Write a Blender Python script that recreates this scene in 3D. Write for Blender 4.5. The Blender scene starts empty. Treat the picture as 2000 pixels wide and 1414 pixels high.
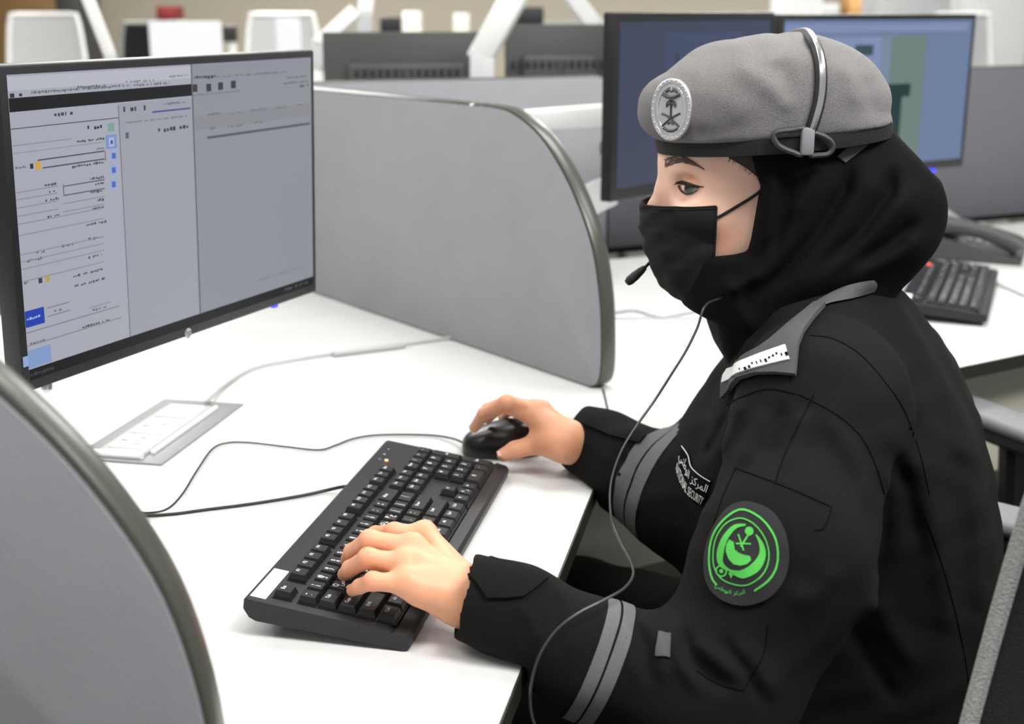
import bpy, bmesh, math, random, unicodedata
import numpy as np
from mathutils import Vector, Matrix
from mathutils.bvhtree import BVHTree

scene = bpy.context.scene
COL = scene.collection
random.seed(7)
RNG = np.random.default_rng(3)

# ---------------------------------------------------------------- camera
FPX, PITCH, CAMZ = 2500.0, 0.268, 1.29
_c, _s = math.cos(PITCH), math.sin(PITCH)
AXR, AXU, AXF = np.array([1., 0, 0]), np.array([0, _s, _c]), np.array([0, _c, -_s])
CAMP = np.array([0, 0, CAMZ])
cam_data = bpy.data.cameras.new('camera')
cam = bpy.data.objects.new('camera', cam_data)
COL.objects.link(cam)
cam.location = CAMP
cam.rotation_euler = (math.pi / 2 - PITCH, 0, 0)
cam_data.sensor_width = 36.0
cam_data.lens = 36.0 * FPX / 2000.0
cam_data.clip_start, cam_data.clip_end = 0.02, 60
cam_data.dof.use_dof = True
cam_data.dof.focus_distance = 1.25
cam_data.dof.aperture_fstop = 5.0
scene.camera = cam

# ---------------------------------------------------------------- world, light, exposure
world = bpy.data.worlds.new('world')
scene.world = world
world.use_nodes = True
world.node_tree.nodes['Background'].inputs[0].default_value = (0.95, 0.97, 1.0, 1)
world.node_tree.nodes['Background'].inputs[1].default_value = 0.36

def area_light(name, loc, size, power, rot=(0, 0, 0), color=(1, 0.985, 0.96)):
    l = bpy.data.lights.new(name, 'AREA')
    l.shape = 'RECTANGLE'; l.size, l.size_y = size
    l.energy = power; l.color = color
    o = bpy.data.objects.new(name, l); COL.objects.link(o)
    o.location = loc; o.rotation_euler = rot
    return o

for i, (lx, ly, pw) in enumerate([(-1.2, 0.5, 15), (0.2, 0.2, 8), (-1.4, 2.6, 19), (0.5, 2.3, 24), (2.2, 1.6, 21), (-2.6, 1.2, 14), (1.3, 0.25, 60),  # last one on this line: unseen fill added to brighten the face
                                  (-1.6, 5.2, 66), (1.4, 5.2, 66), (-1.6, 8.0, 66), (2.2, 8.0, 66)]):
    area_light('ceiling_and_fill_lamp', (lx, ly, 2.85), (1.2, 0.6), pw)

scene.view_settings.view_transform = 'Standard'
scene.view_settings.look = 'None'
scene.view_settings.exposure = 0.55
scene.view_settings.gamma = 1.0
scene.view_settings.use_curve_mapping = False

# ---------------------------------------------------------------- geometry helpers
def ray(x, y):
    return AXF + AXR * ((x - 1000) / FPX) - AXU * ((y - 707) / FPX)
def onz(x, y, z):            # point of the horizontal plane z seen at a photo position
    d = ray(x, y); return CAMP + d * ((z - CAMZ) / d[2])
def atd(x, y, dep):          # point at a photo position and a distance
    return CAMP + ray(x, y) * dep
def onplane(x, y, p0, n):
    d = ray(x, y); return CAMP + d * (np.dot(np.asarray(p0) - CAMP, n) / np.dot(d, n))
def nrm(v):
    v = np.asarray(v, float); return v / np.linalg.norm(v)
def yawdir(deg):
    a = math.radians(deg); return np.array([math.sin(a), math.cos(a), 0.])
def cr(pts, n=8, closed=False):          # Catmull-Rom through points
    P = np.asarray(pts, float); N = len(P); out = []
    rng = range(N if closed else N - 1)
    for i in rng:
        if closed: p0, p1, p2, p3 = P[i - 1], P[i], P[(i + 1) % N], P[(i + 2) % N]
        else:
            p1, p2 = P[i], P[i + 1]
            p0 = P[i - 1] if i > 0 else 2 * p1 - p2
            p3 = P[i + 2] if i + 2 < N else 2 * p2 - p1
        for k in range(n):
            t = k / n
            out.append(.5 * ((2 * p1) + (p2 - p0) * t + (2 * p0 - 5 * p1 + 4 * p2 - p3) * t * t + (3 * p1 - p0 - 3 * p2 + p3) * t ** 3))
    if not closed: out.append(P[-1])
    return np.array(out)

def srgb(c):
    if isinstance(c, str): c = [int(c[i:i + 2], 16) / 255 for i in (0, 2, 4)]
    return tuple((v / 12.92 if v <= .04045 else ((v + .055) / 1.055) ** 2.4) for v in c)

def mat(name, color, rough=.5, metal=0., spec=.5, bump=None, noise=None, emit=None, sheen=0., sss=0., coat=0.):
    """bump = (scale, strength, distance); noise = (scale, amount) of colour mottling."""
    m = bpy.data.materials.new(name); m.use_nodes = True
    nt = m.node_tree; b = nt.nodes['Principled BSDF']
    col = srgb(color)
    b.inputs['Base Color'].default_value = (*col, 1)
    b.inputs['Roughness'].default_value = rough
    b.inputs['Metallic'].default_value = metal
    b.inputs['Specular IOR Level'].default_value = spec
    if sheen: b.inputs['Sheen Weight'].default_value = sheen; b.inputs['Sheen Roughness'].default_value = .5
    if coat: b.inputs['Coat Weight'].default_value = coat; b.inputs['Coat Roughness'].default_value = .1
    if sss:
        b.inputs['Subsurface Weight'].default_value = sss
        b.inputs['Subsurface Radius'].default_value = (.012, .004, .002)
        b.inputs['Subsurface Scale'].default_value = 1.
    if emit:
        b.inputs['Emission Color'].default_value = (*srgb(emit[0]), 1)
        b.inputs['Emission Strength'].default_value = emit[1]
    tc = None
    if noise or bump:
        tc = nt.nodes.new('ShaderNodeTexCoord')
    if noise:
        n = nt.nodes.new('ShaderNodeTexNoise'); n.inputs['Scale'].default_value = noise[0]; n.inputs['Detail'].default_value = 6
        nt.links.new(tc.outputs['Object'], n.inputs['Vector'])
        mx = nt.nodes.new('ShaderNodeMix'); mx.data_type = 'RGBA'
        mx.inputs[6].default_value = (*[v * (1 - noise[1]) for v in col], 1)
        mx.inputs[7].default_value = (*[min(1, v * (1 + noise[1])) for v in col], 1)
        nt.links.new(n.outputs['Fac'], mx.inputs[0]); nt.links.new(mx.outputs[2], b.inputs['Base Color'])
    if bump:
        n = nt.nodes.new('ShaderNodeTexNoise'); n.inputs['Scale'].default_value = bump[0]; n.inputs['Detail'].default_value = 4
        nt.links.new(tc.outputs['Object'], n.inputs['Vector'])
        bp = nt.nodes.new('ShaderNodeBump'); bp.inputs['Strength'].default_value = bump[1]; bp.inputs['Distance'].default_value = bump[2]
        nt.links.new(n.outputs['Fac'], bp.inputs['Height']); nt.links.new(bp.outputs['Normal'], b.inputs['Normal'])
    return m

class MB:
    """Collects shapes and links them as one mesh object."""
    def __init__(s): s.v = []; s.f = []; s.m = []; s.n = 0
    def add(s, V, F, mi=0):
        V = np.asarray(V, float).reshape(-1, 3)
        s.v.append(V); s.f += [tuple(int(i) + s.n for i in f) for f in F]; s.m += [mi] * len(F); s.n += len(V); return s
    def bm(s, b, mi=0):
        b.verts.index_update(); s.add([v.co[:] for v in b.verts], [[v.index for v in f.verts] for f in b.faces], mi); b.free(); return s
    def box(s, c, size, ax=None, bevel=0., seg=2, mi=0):
        b = bmesh.new(); bmesh.ops.create_cube(b, size=1.)
        for v in b.verts: v.co = Vector([v.co[i] * size[i] for i in range(3)])
        if bevel: bmesh.ops.bevel(b, geom=b.edges[:], offset=bevel, segments=seg, profile=.5, affect='EDGES')
        A = np.eye(3) if ax is None else np.asarray(ax)
        for v in b.verts: v.co = Vector(np.asarray(c) + np.asarray(v.co) @ A)
        return s.bm(b, mi)
    def prism(s, poly, o, ax, ay, th, bevel=0., seg=2, mi=0):
        """polygon (x, y) in the plane o + x ax + y ay, extruded by th along ax x ay"""
        o, ax, ay = (np.asarray(q, float) for q in (o, ax, ay)); n = np.cross(ax, ay)
        b = bmesh.new(); vs = [b.verts.new(o + ax * p[0] + ay * p[1]) for p in poly]
        f = b.faces.new(vs)
        r = bmesh.ops.extrude_face_region(b, geom=[f])
        for e in r['geom']:
            if isinstance(e, bmesh.types.BMVert): e.co += Vector(n * th)
        bmesh.ops.recalc_face_normals(b, faces=b.faces)
        if bevel:
            caps = [e for e in b.edges if abs(Vector(n).dot((e.verts[0].co - e.verts[1].co))) < 1e-7]
            bmesh.ops.bevel(b, geom=caps, offset=bevel, segments=seg, profile=.5, affect='EDGES')
        return s.bm(b, mi)
    def tube(s, pts, r, seg=10, mi=0, flat=None, up=None, closed=False):
        P = np.asarray(pts, float); N = len(P); R_ = np.full(N, r) if np.isscalar(r) else np.asarray(r, float)
        T = np.gradient(P, axis=0)
        if closed: T = np.roll(P, -1, 0) - np.roll(P, 1, 0)
        T /= np.linalg.norm(T, axis=1)[:, None] + 1e-12
        u = np.array([0, 0, 1.]) if up is None else nrm(up)
        if abs(T[0] @ u) > .95: u = np.array([1., 0, 0])
        V = []
        for i in range(N):
            u = u - T[i] * (u @ T[i]); u /= np.linalg.norm(u); w = np.cross(T[i], u)
            for k in range(seg):
                a = 2 * math.pi * k / seg
                V.append(P[i] + R_[i] * (math.cos(a) * w + math.sin(a) * u * (1 if flat is None else flat)))
        F = []
        for i in range(N if closed else N - 1):
            j = (i + 1) % N
            for k in range(seg):
                l = (k + 1) % seg; F.append((i * seg + k, i * seg + l, j * seg + l, j * seg + k))
        if not closed: F += [tuple(range(seg))[::-1], tuple((N - 1) * seg + k for k in range(seg))]
        return s.add(V, F, mi)
    def lathe(s, prof, o, axis=(0, 0, 1), seg=24, mi=0):
        z = nrm(axis); x = nrm(np.cross(z, [0, 1, 0] if abs(z[1]) < .9 else [1, 0, 0])); y = np.cross(z, x); V = []
        for r, h in prof:
            for k in range(seg):
                a = 2 * math.pi * k / seg; V.append(np.asarray(o) + z * h + r * (math.cos(a) * x + math.sin(a) * y))
        F = [(i * seg + k, i * seg + (k + 1) % seg, (i + 1) * seg + (k + 1) % seg, (i + 1) * seg + k) for i in range(len(prof) - 1) for k in range(seg)]
        F += [tuple(range(seg))[::-1], tuple((len(prof) - 1) * seg + k for k in range(seg))]
        return s.add(V, F, mi)
    def sphere(s, c, r, ax=None, seg=16, rings=10, mi=0):
        r = np.full(3, r) if np.isscalar(r) else np.asarray(r); A = np.eye(3) if ax is None else np.asarray(ax); V = []
        for i in range(rings + 1):
            t = math.pi * i / rings
            for k in range(seg):
                a = 2 * math.pi * k / seg
                V.append(np.asarray(c) + (r * [math.sin(t) * math.cos(a), math.sin(t) * math.sin(a), math.cos(t)]) @ A)
        F = [(i * seg + k, (i + 1) * seg + k, (i + 1) * seg + (k + 1) % seg, i * seg + (k + 1) % seg) for i in range(rings) for k in range(seg)]
        return s.add(V, F, mi)
    def grid(s, P, mi=0, closed=False):
        P = np.asarray(P, float); a, b = P.shape[:2]
        F = [(i * b + j, i * b + (j + 1) % b, (i + 1) * b + (j + 1) % b, (i + 1) * b + j) for i in range(a - 1) for j in range(b if closed else b - 1)]
        return s.add(P.reshape(-1, 3), F, mi)
    def build(s, name, mats, parent=None, smooth=True, world=None, sharp=35):
        """world = location of the root whose space the coordinates should be moved into"""
        V = np.concatenate(s.v) if s.v else np.zeros((0, 3))
        if world is not None: V = V - np.asarray(world)
        me = bpy.data.meshes.new(name)
        me.from_pydata(V.tolist(), [], s.f)
        for m in (mats if isinstance(mats, (list, tuple)) else [mats]): me.materials.append(m)
        me.polygons.foreach_set('material_index', s.m)
        me.polygons.foreach_set('use_smooth', [smooth] * len(s.f))
        b = bmesh.new(); b.from_mesh(me); bmesh.ops.remove_doubles(b, verts=b.verts, dist=1e-6)
        bmesh.ops.recalc_face_normals(b, faces=b.faces); b.to_mesh(me); b.free()
        if smooth and sharp: me.set_sharp_from_angle(angle=math.radians(sharp))
        me.update()
        o = bpy.data.objects.new(name, me); COL.objects.link(o)
        if parent: o.parent = parent
        return o

def tag(o, label=None, cat=None, group=None, kind=None):
    if label: o['label'] = label
    if cat: o['category'] = cat
    if group: o['group'] = group
    if kind: o['kind'] = kind
    return o
def thing(name, label, cat, loc=(0, 0, 0), ax=None, group=None):
    o = bpy.data.objects.new(name, None); COL.objects.link(o); o.empty_display_size = .05
    if ax is None: o.location = loc
    else:
        A = np.asarray(ax)               # rows = local axes in world space
        o.matrix_world = Matrix([[A[0][i], A[1][i], A[2][i], loc[i]] for i in range(3)] + [[0, 0, 0, 1]])
    return tag(o, label, cat, group)
def copy_tree(o, parent=None):
    c = o.copy(); COL.objects.link(c)
    if parent: c.parent = parent
    for ch in list(o.children): copy_tree(ch, c)
    return c
def place(o, loc, ax):
    A = np.asarray(ax)
    o.matrix_world = Matrix([[A[0][i], A[1][i], A[2][i], loc[i]] for i in range(3)] + [[0, 0, 0, 1]])

_glyph = {}
def text2d(s, size=1., spacing=1.):
    """2D triangulated outline of a string, centred: (verts, faces)"""
    key = (s, spacing)
    if key not in _glyph:
        cu = bpy.data.curves.new('txt', 'FONT'); cu.body = s; cu.resolution_u = 2; cu.space_character = spacing
        o = bpy.data.objects.new('txt', cu); COL.objects.link(o)
        bpy.context.view_layer.update()
        me = o.to_mesh()
        V = np.array([v.co[:2] for v in me.vertices]).reshape(-1, 2); F = [tuple(p.vertices) for p in me.polygons]
        o.to_mesh_clear(); bpy.data.objects.remove(o); bpy.data.curves.remove(cu)
        if len(V):
            V = V - (V.min(0) + V.max(0)) / 2
        _glyph[key] = (V, F)
    V, F = _glyph[key]
    return V * size, F
_forms = {}
for _cp in range(0xFE70, 0xFEFD):
    _d = unicodedata.decomposition(chr(_cp)).split()
    if len(_d) == 2 and _d[0] in ('<initial>', '<medial>', '<final>', '<isolated>'):
        _forms[(chr(int(_d[1], 16)), _d[0][1:-1])] = chr(_cp)
def arabic(s):
    """letters in their joined forms, in visual order"""
    out = []
    dual = lambda ch: (ch, 'initial') in _forms
    for i, ch in enumerate(s):
        p = i > 0 and dual(s[i - 1]) and (ch, 'final') in _forms
        n = i + 1 < len(s) and dual(ch) and (s[i + 1], 'final') in _forms
        f = 'medial' if p and n else 'final' if p else 'initial' if n else 'isolated'
        out.append(_forms.get((ch, f), ch))
    return ''.join(out[::-1])

# ---------------------------------------------------------------- materials
EM = 1.0 / 2 ** scene.view_settings.exposure       # emission that shows at the colour given
_em = {}
def emat(c):
    if c not in _em:
        _em[c] = mat('screen_' + c, '08080a', .35, spec=.25, emit=(c, EM))
    return _em[c]
M_floor = mat('carpet', '4b4a45', .95, noise=(60, .25), bump=(400, .4, .004))
M_wall = mat('beige_paint', 'cfc8b4', .9, noise=(3, .03))
M_ceiling = mat('ceiling_white', 'f0f0ee', .9)
M_top = mat('white_laminate', 'd3d3d2', .38, noise=(5, .012), bump=(900, .02, .0005))
M_edge = mat('dark_edge_band', '26251f', .5)
M_fabric = mat('grey_panel_fabric', '939599', .95, noise=(14, .07), bump=(900, .35, .002), sheen=.1)
M_trim = mat('panel_trim', '45453f', .3, noise=(20, .05))
M_olive = mat('grey_olive_board', 'cfcdbd', .7, noise=(4, .04))
M_black = mat('black_plastic', '17171a', .42, noise=(30, .1))
M_gloss = mat('satin_black_plastic', '0c0c0e', .33, spec=.5)
M_dark = mat('dark_grey_plastic', '3c3d3d', .5, noise=(20, .08))
M_grey = mat('grey_plastic', '85868a', .5, noise=(20, .05))
M_lgrey = mat('light_grey_plastic', 'b6b7b8', .5, noise=(20, .05))
M_white = mat('white_painted_metal', 'eeeeec', .35)
M_paper = mat('white_paper', 'f4f4f2', .8)
M_steel = mat('brushed_steel', 'c9cacb', .3, metal=.85)
M_net = mat('chair_mesh', '17181a', .9, bump=(700, .8, .002))
M_strip = mat('mesh_edge_fabric', '9b9c9a', .9, bump=(500, .8, .003), noise=(500, .3))
M_rubber = mat('black_rubber', '131313', .6)
M_brown = mat('brown_wood', '7d6039', .6, noise=(6, .15))
M_red = mat('dark_red_plastic', '7a2225', .6)
M_orange = mat('tan_card', 'c99a63', .8)
M_blueled = mat('blue_light', '1020c0', .4, emit=('2a3cff', 1.6))
M_redled = mat('amber_light', 'ff8040', .4, emit=('ffb080', 1.3))
M_redled2 = mat('red_light', 'ff5030', .4, emit=('ff6a50', 1.2))

# ---------------------------------------------------------------- room shell
def struct(o): o['kind'] = 'structure'; return o
struct(MB().box((1, 4.8, -.05), (12, 13.6, .1)).build('floor', M_floor, sharp=0, smooth=False))
struct(MB().box((1, 11.05, 1.5), (12, .1, 3.2)).build('wall_back', M_wall, smooth=False))
struct(MB().box((-5.05, 4.8, 1.5), (.1, 13.6, 3.2)).build('wall_left', M_wall, smooth=False))
struct(MB().box((1, 4.8, 3.05), (12, 13.6, .1)).build('ceiling', M_ceiling, smooth=False))

# ---------------------------------------------------------------- worktops
CORNER = np.array([.1345, 1.617])
def worktop(name, label, poly, modesty, legs, skip=()):
    P = np.array(poly); c = P.mean(0); t = thing(name, label, 'desk', (c[0], c[1], 0))
    w = (c[0], c[1], 0)
    m = MB(); b = bmesh.new()
    vs = [b.verts.new((p[0], p[1], .718)) for p in poly]; f = b.faces.new(vs)
    r = bmesh.ops.extrude_face_region(b, geom=[f])
    for e in r['geom']:
        if isinstance(e, bmesh.types.BMVert): e.co.z = .74
    bmesh.ops.recalc_face_normals(b, faces=b.faces)
    m.bm(b); o = m.build('table_surface', [M_top], t, smooth=False, world=w)
    e = MB(); N = len(poly)
    for i in range(N):
        if i in skip: continue
        a, d = P[i], P[(i + 1) % N]; dr = nrm(np.append(d - a, 0)); nn = np.array([dr[1], -dr[0], 0])
        q = np.append((a + d) / 2, .7285) + nn * .001
        e.box(q, (np.linalg.norm(d - a) + .002, .002, .0225), [dr, nn, [0, 0, 1]])
    e.build('edge_band', M_edge, t, smooth=False, world=w)['label'] = 'dark edge band of the white desk'
    for a, d, z0, z1 in modesty:
        a, d = np.array(a), np.array(d); dr = nrm(np.append(d - a, 0)); nn = np.array([dr[1], -dr[0], 0])
        MB().box(np.append((a + d) / 2, (z0 + z1) / 2), (np.linalg.norm(d - a), .018, z1 - z0), [dr, nn, [0, 0, 1]], .002).build('modesty_panel', M_olive, t, world=w)
    for x, y in legs:
        MB().box((x, y, .359), (.05, .05, .716), None, .004).box((x, y, .01), (.08, .08, .02), None, .004).build('leg', M_white, t, world=w)
    return t
worktop('worktop', 'white desk under the keyboard and the big angled monitor',
        [(-.062, .66), CORNER, (.135, 1.85), (-.43, 2.585), (-1.5, 2.06), (-1.5, .66)],
        [((-.42, 2.45), (-1.45, 1.95), .35, .716)], [(-.5, 2.4), (-1.4, .8), (-1.4, 1.9), (-.55, .8)], (1, 2))
worktop('worktop', 'white desk behind the person, carrying the desk phone and second keyboard',
        [CORNER + [.0042, .0014], (1.9, 2.70), (1.9, 3.66), (-.427, 2.5895), (.1392, 1.852)],
        [((.03, 1.648), (1.86, 2.77), .50, .716)], [(.62, 2.36), (1.8, 2.8), (1.8, 3.5), (-.2, 2.62)], (3, 4))

# ---------------------------------------------------------------- fabric partitions
def partition(label, end, d, L, th=.032, arc=True, group=None, rnd=False, cap=.742, M=None):
    """vertical fabric panel: visible face through point end along d (towards the rounded end)"""
    d3 = nrm(np.append(d, 0)); up = np.array([0, 0, 1.]); n = np.cross(d3, up)   # prism extrudes along d x up
    if arc:
        top = cr([(-.32, 1.1425), (-.25, 1.142), (-.2, 1.135), (-.136, 1.107), (-.081, 1.059), (-.039, 1.006), (-.009, .95), (.008, .884), (.014, .82), (.0135, .772), (.006, .750), (-.010, .742)], 4)
    else:
        top = cr([(-.05, 1.1425), (-.03, 1.142), (-.012, 1.136), (-.003, 1.125), (0, 1.1), (0, 1.0), (0, .9), (0, .742)], 4)
    poly = [(-L, .742), (-L, 1.1425)] + [tuple(p) for p in top]
    if not arc: poly = [(-L, .742), (-L, 1.1425)] + [tuple(p) for p in top]
    poly = poly[::-1]                       # counter-clockwise as seen along -n
    o = np.append(end, 0)
    t = thing('desk_partition', label, 'partition', (end[0], end[1], .742), group=group); w = (end[0], end[1], .742)
    # the frame a little larger than the fabric
    C = np.array(poly); cen = np.array([-L / 2, .94])
    def off(p, e):
        q = np.array(p); return (q[0] + (e if q[0] > -.33 and arc or (not arc and q[0] > -.06) else 0), q[1] + (e if q[1] > .76 else 0))
    big = [off(p, .004) for p in poly]
    MB().prism(big, o - n * (th - .002), d3, up, th - .004, .006, 2).build('frame', M_trim, t, world=w)
    MB().prism(poly, o - n * .002, d3, up, .002, .0012, 2).build('fabric_face', M or M_fabric, t, world=w)
    MB().prism(poly, o - n * th, d3, up, .002, .0012, 2).build('fabric_face', M or M_fabric, t, world=w)
    for s_ in (-.15, -L + .15):
        MB().box(o + d3 * s_ - n * th / 2 + up * .741, (.06, th * .8, .002), [d3, n, up]).build('foot_clamp', M_trim, t, world=w)
    return t
pe = onz(1158, 760, .74)[:2]; pa = onz(620, 575, .74)[:2]
partition('grey fabric desk partition with a curved end, standing right of the big monitor', pe, pe - pa, .97)
partition('grey fabric desk partition with curved dark rim, nearest, in the lower left corner', np.array([-.2, .70]), yawdir(94)[:2] * [1, 1] * 1.0, .9)
s0, s1 = onz(640, 163, 1.1425)[:2], onz(1190, 150, 1.1425)[:2]
sd = nrm(s1 - s0)
partition('low grey partition behind the curved partition, in front of the dark monitor backs', s1, s1 - s0, 1.0, arc=False)
M_fabric_dark = mat('charcoal_panel_fabric', '6d6e74', .95, noise=(14, .07), bump=(900, .35, .002))
partition('dark grey partition behind the desk phone', s1 + sd * 1.75, sd, 1.744, arc=False, M=M_fabric_dark)

# ---------------------------------------------------------------- monitors
def squig(m, x0, x1, z, h, rnd, mi):
    x = x0
    while x < x1:
        w = rnd.uniform(.35, 1.1) * h; g = rnd.uniform(.1, .35) * h
        hh = h * rnd.uniform(.35, .8); dz = rnd.uniform(-.12, .12) * h
        rect(m, x, min(x + w, x1), z + dz - hh / 2, z + dz + hh / 2, mi); x += w + g
        if rnd.random() < .18: x += h * .9
def rect(m, x0, x1, z0, z1, mi, y=-.0006):
    m.add([(x0, y, z0), (x1, y, z0), (x1, y, z1), (x0, y, z1)], [(0, 1, 2, 3)], mi)
def monitor(label, C, yaw, tilt, W, H, group=None, body=None, edge=.012, chin=.026, name='computer_monitor'):
    u = yawdir(yaw); n = np.array([u[1], -u[0], 0])            # n = towards the viewer of the screen
    t_ = math.radians(tilt); up = np.array([0, 0, 1]) * math.cos(t_) - n * math.sin(t_)
    y = np.cross(up, u)
    t = thing(name, label, 'monitor', C, [u, y, up], group)
    b = MB()
    b.box((0, .012, 0), (W, .024, H), None, .003)
    b.build('bezel', body or M_black, t)
    hump = MB(); hump.box((0, .034, -.01), (W * .72, .03, H * .62), None, .012, 3).box((0, .052, -.02), (W * .5, .012, H * .36), None, .005, 2)
    hump.build('rear_housing', M_dark, t)
    v = MB()
    for k in range(14): v.box((-.13 + k * .02, .0492, H * .2), (.012, .001, .02))
    v.build('vent_slots', M_black, t)
    x0, x1, z0, z1 = -W / 2 + edge, W / 2 - edge, -H / 2 + chin, H / 2 - edge
    return t, (u, y, up), (x0, x1, z0, z1)

MC = np.array([-.3769, 1.4841, 1.0776])
mon, max_, (sx0, sx1, sz0, sz1) = monitor('big black monitor with a web form on its screen, in front of the person', MC, 24.56, -2.05, .54, .325, edge=.009, chin=.012)
def mpx(x, y):               # photo position -> screen x, z
    p = onplane(x, y, MC, max_[1]) - MC
    return p @ max_[0], p @ max_[2]
# screen: one mesh, the page laid out in screen x, z
ui = MB(); uim = []; _ui = {}
def C_(c):
    if c not in _ui: _ui[c] = len(uim); uim.append(emat(c))
    return _ui[c]
def pr(x0, y0, x1, y1, c, y=-.0006):        # rectangle from two photo corners of the page
    a, b_ = mpx(x0, y0), mpx(x1, y1)
    rect(ui, max(a[0], sx0), min(b_[0], sx1), max(b_[1], sz0), min(a[1], sz1), C_(c), y)
def ln(x0, y0, x1, c, h=.0011):             # rule starting at a photo position
    a = mpx(x0, y0); b_ = mpx(x1, y0)
    rect(ui, max(a[0], sx0), min(b_[0], sx1), a[1] - h / 2, a[1] + h / 2, C_(c), -.0009)
rnd = random.Random(5)
def tx(x0, y0, x1, c='6a6b74', h=.0036):
    a = mpx(x0, y0); b_ = mpx(x1, y0 - (x1 - x0) * .12)
    squig(ui, max(a[0], sx0 + .002), min(b_[0], sx1 - .002), a[1], h, rnd, C_(c))
rect(ui, sx0, sx1, sz0, sz1, C_('8d8f97'), -.0003)
xd, xc = mpx(373, 150)[0], mpx(236, 330)[0]
tb = sz0 + .0115                              # task bar
rect(ui, sx0, xd, tb, sz1, C_('a4a6b1'), -.0004)  # left pane lighter than the right: viewing-angle falloff put into flat colours
rect(ui, xc, xd, tb, mpx(300, 196)[1], C_('9b9da6'), -.0005)
rect(ui, sx0, sx1, sz0, tb, C_('121316'), -.0005)
z = lambda x, y: mpx(x, y)[1]
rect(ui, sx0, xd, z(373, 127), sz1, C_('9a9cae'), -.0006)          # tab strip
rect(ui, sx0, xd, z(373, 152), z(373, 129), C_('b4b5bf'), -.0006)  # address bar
rect(ui, sx0, xd, z(372, 187), z(372, 164), C_('17181b'), -.0007)  # black header
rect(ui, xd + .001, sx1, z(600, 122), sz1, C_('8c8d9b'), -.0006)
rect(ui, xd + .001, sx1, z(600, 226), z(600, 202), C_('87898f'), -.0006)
rect(ui, xd - .0012, xd + .0012, tb, sz1, C_('5d5e66'), -.001)
rect(ui, xc - .0007, xc + .0007, tb, z(236, 205), C_('6d6e76'), -.001)
tx(150, 171, 205); tx(245, 160, 300); tx(330, 149, 366); tx(60, 181, 250, '6a6b74'); tx(260, 167, 330, '6a6b74'); tx(15, 186, 42, '33343a', .006)
tx(5, 206, 80, 'c8c9cf', .006); tx(315, 181, 342, '4a6ac0')
tx(105, 224, 145, '44454d', .005); ln(5, 254, 232, '5a5b64'); tx(170, 250, 205, '2c2d33', .006)
pr(209, 241, 223, 256, '7d9d9a')
pr(205, 264, 228, 289, '7c90c4'); pr(211, 269, 222, 285, 'a7b4da', -.0009); pr(214, 274, 219, 281, '3f5390', -.0012)
for yy in (304, 332, 360): pr(214, yy - 9, 228, yy + 9, '93a6d6'); pr(217, yy - 5, 225, yy + 5, '4f66ae', -.0009)
tx(150, 277, 203, '4c4d55'); ln(8, 287, 140, '8b8c95'); ln(10, 302, 200, '90919a'); tx(188, 291, 202)
ln(72, 313, 204, '50515a', .0014); ln(82, 328, 204, '50515a', .0014)
a = mpx(204, 296); b_ = mpx(204, 314); rect(ui, a[0] - .0006, a[0] + .0006, b_[1], a[1], C_('50515a'), -.001)
pr(68, 316, 79, 331, 'c9a04a'); pr(57, 320, 64, 329, '2e2f34', -.0009); tx(20, 330, 50); tx(140, 326, 202, '4c4d55')
for x0, y0, x1 in [(175, 350, 202), (185, 360, 202), (176, 376, 202), (190, 391, 202), (180, 408, 202), (86, 362, 112), (95, 375, 110), (88, 392, 114), (92, 424, 116), (168, 440, 208), (172, 468, 198), (120, 481, 142), (70, 494, 86), (52, 510, 82), (172, 503, 198), (142, 540, 200), (145, 559, 205)]:
    tx(x0, y0, x1, '50515a')
ln(122, 364, 204, '60616a', .0013); ln(122, 382, 204, '60616a', .0013)
a = mpx(122, 360); b_ = mpx(122, 380); rect(ui, a[0] - .0006, a[0] + .0006, b_[1], a[1], C_('60616a'), -.001)
for x0, y0, x1 in [(22, 378, 112), (22, 392, 112), (24, 408, 112), (26, 424, 114), (122, 398, 204), (122, 414, 204), (26, 440, 205), (28, 462, 205), (30, 500, 205), (32, 514, 205), (34, 528, 205), (36, 552, 205)]:
    ln(x0, y0, x1, '8a8b94')
pr(88, 539, 96, 549, 'b59d42'); pr(74, 542, 82, 552, '3a3a3e'); tx(42, 554, 58)
pr(36, 612, 87, 630, '1f3fa8'); tx(48, 625, 78, 'b8c4ea'); ln(90, 602, 135, '7b7c85'); ln(92, 618, 137, '7b7c85'); tx(105, 608, 120)
ln(172, 602, 216, '8a8b94'); tx(180, 606, 208); tx(160, 640, 215, '4c4d55'); ln(36, 655, 235, '7b7c85'); ln(40, 680, 240, '80818a'); tx(58, 672, 88)
pr(46, 688, 100, 706, '7f98c4'); pr(36, 700, 45, 718, '8fa4cf')
tx(240, 214, 265, '3c3d44', .007); tx(280, 210, 288, '3c3d44', .007); tx(320, 203, 366, '6a6b74'); ln(296, 219, 371, '3d4f8c', .0018); tx(244, 240, 366, '777882', .003); tx(308, 255, 367, '3c3d44', .006); pr(244, 259, 251, 270, '5d5e68')
for xx, yy in [(380, 172), (407, 171), (430, 168), (455, 165)]: pr(xx - 5, yy - 7, xx + 5, yy + 7, '3a3b42')
tx(378, 152, 420, '45464e', .005); tx(422, 150, 560, '6f7079', .0035); tx(560, 152, 600, '5d5e66', .003); tx(376, 186, 468, '74757d', .003)
tx(585, 168, 602, '3f5a52', .006); tx(552, 163, 600, '5f6069', .003)
for x0, y0, x1 in [(405, 224, 430), (450, 222, 470), (488, 216, 520), (540, 211, 560), (408, 251, 422), (444, 248, 474), (496, 240, 512), (578, 206, 590)]: tx(x0, y0, x1, '666770')
ln(404, 269, 604, '55565e', .003)
tx(500, 549, 590, '77787f', .003); tx(45, 738, 105, '3c3f45', .005); tx(555, 566, 600, '50535a', .005)
ui.build('screen', uim, mon, smooth=False)
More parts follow.
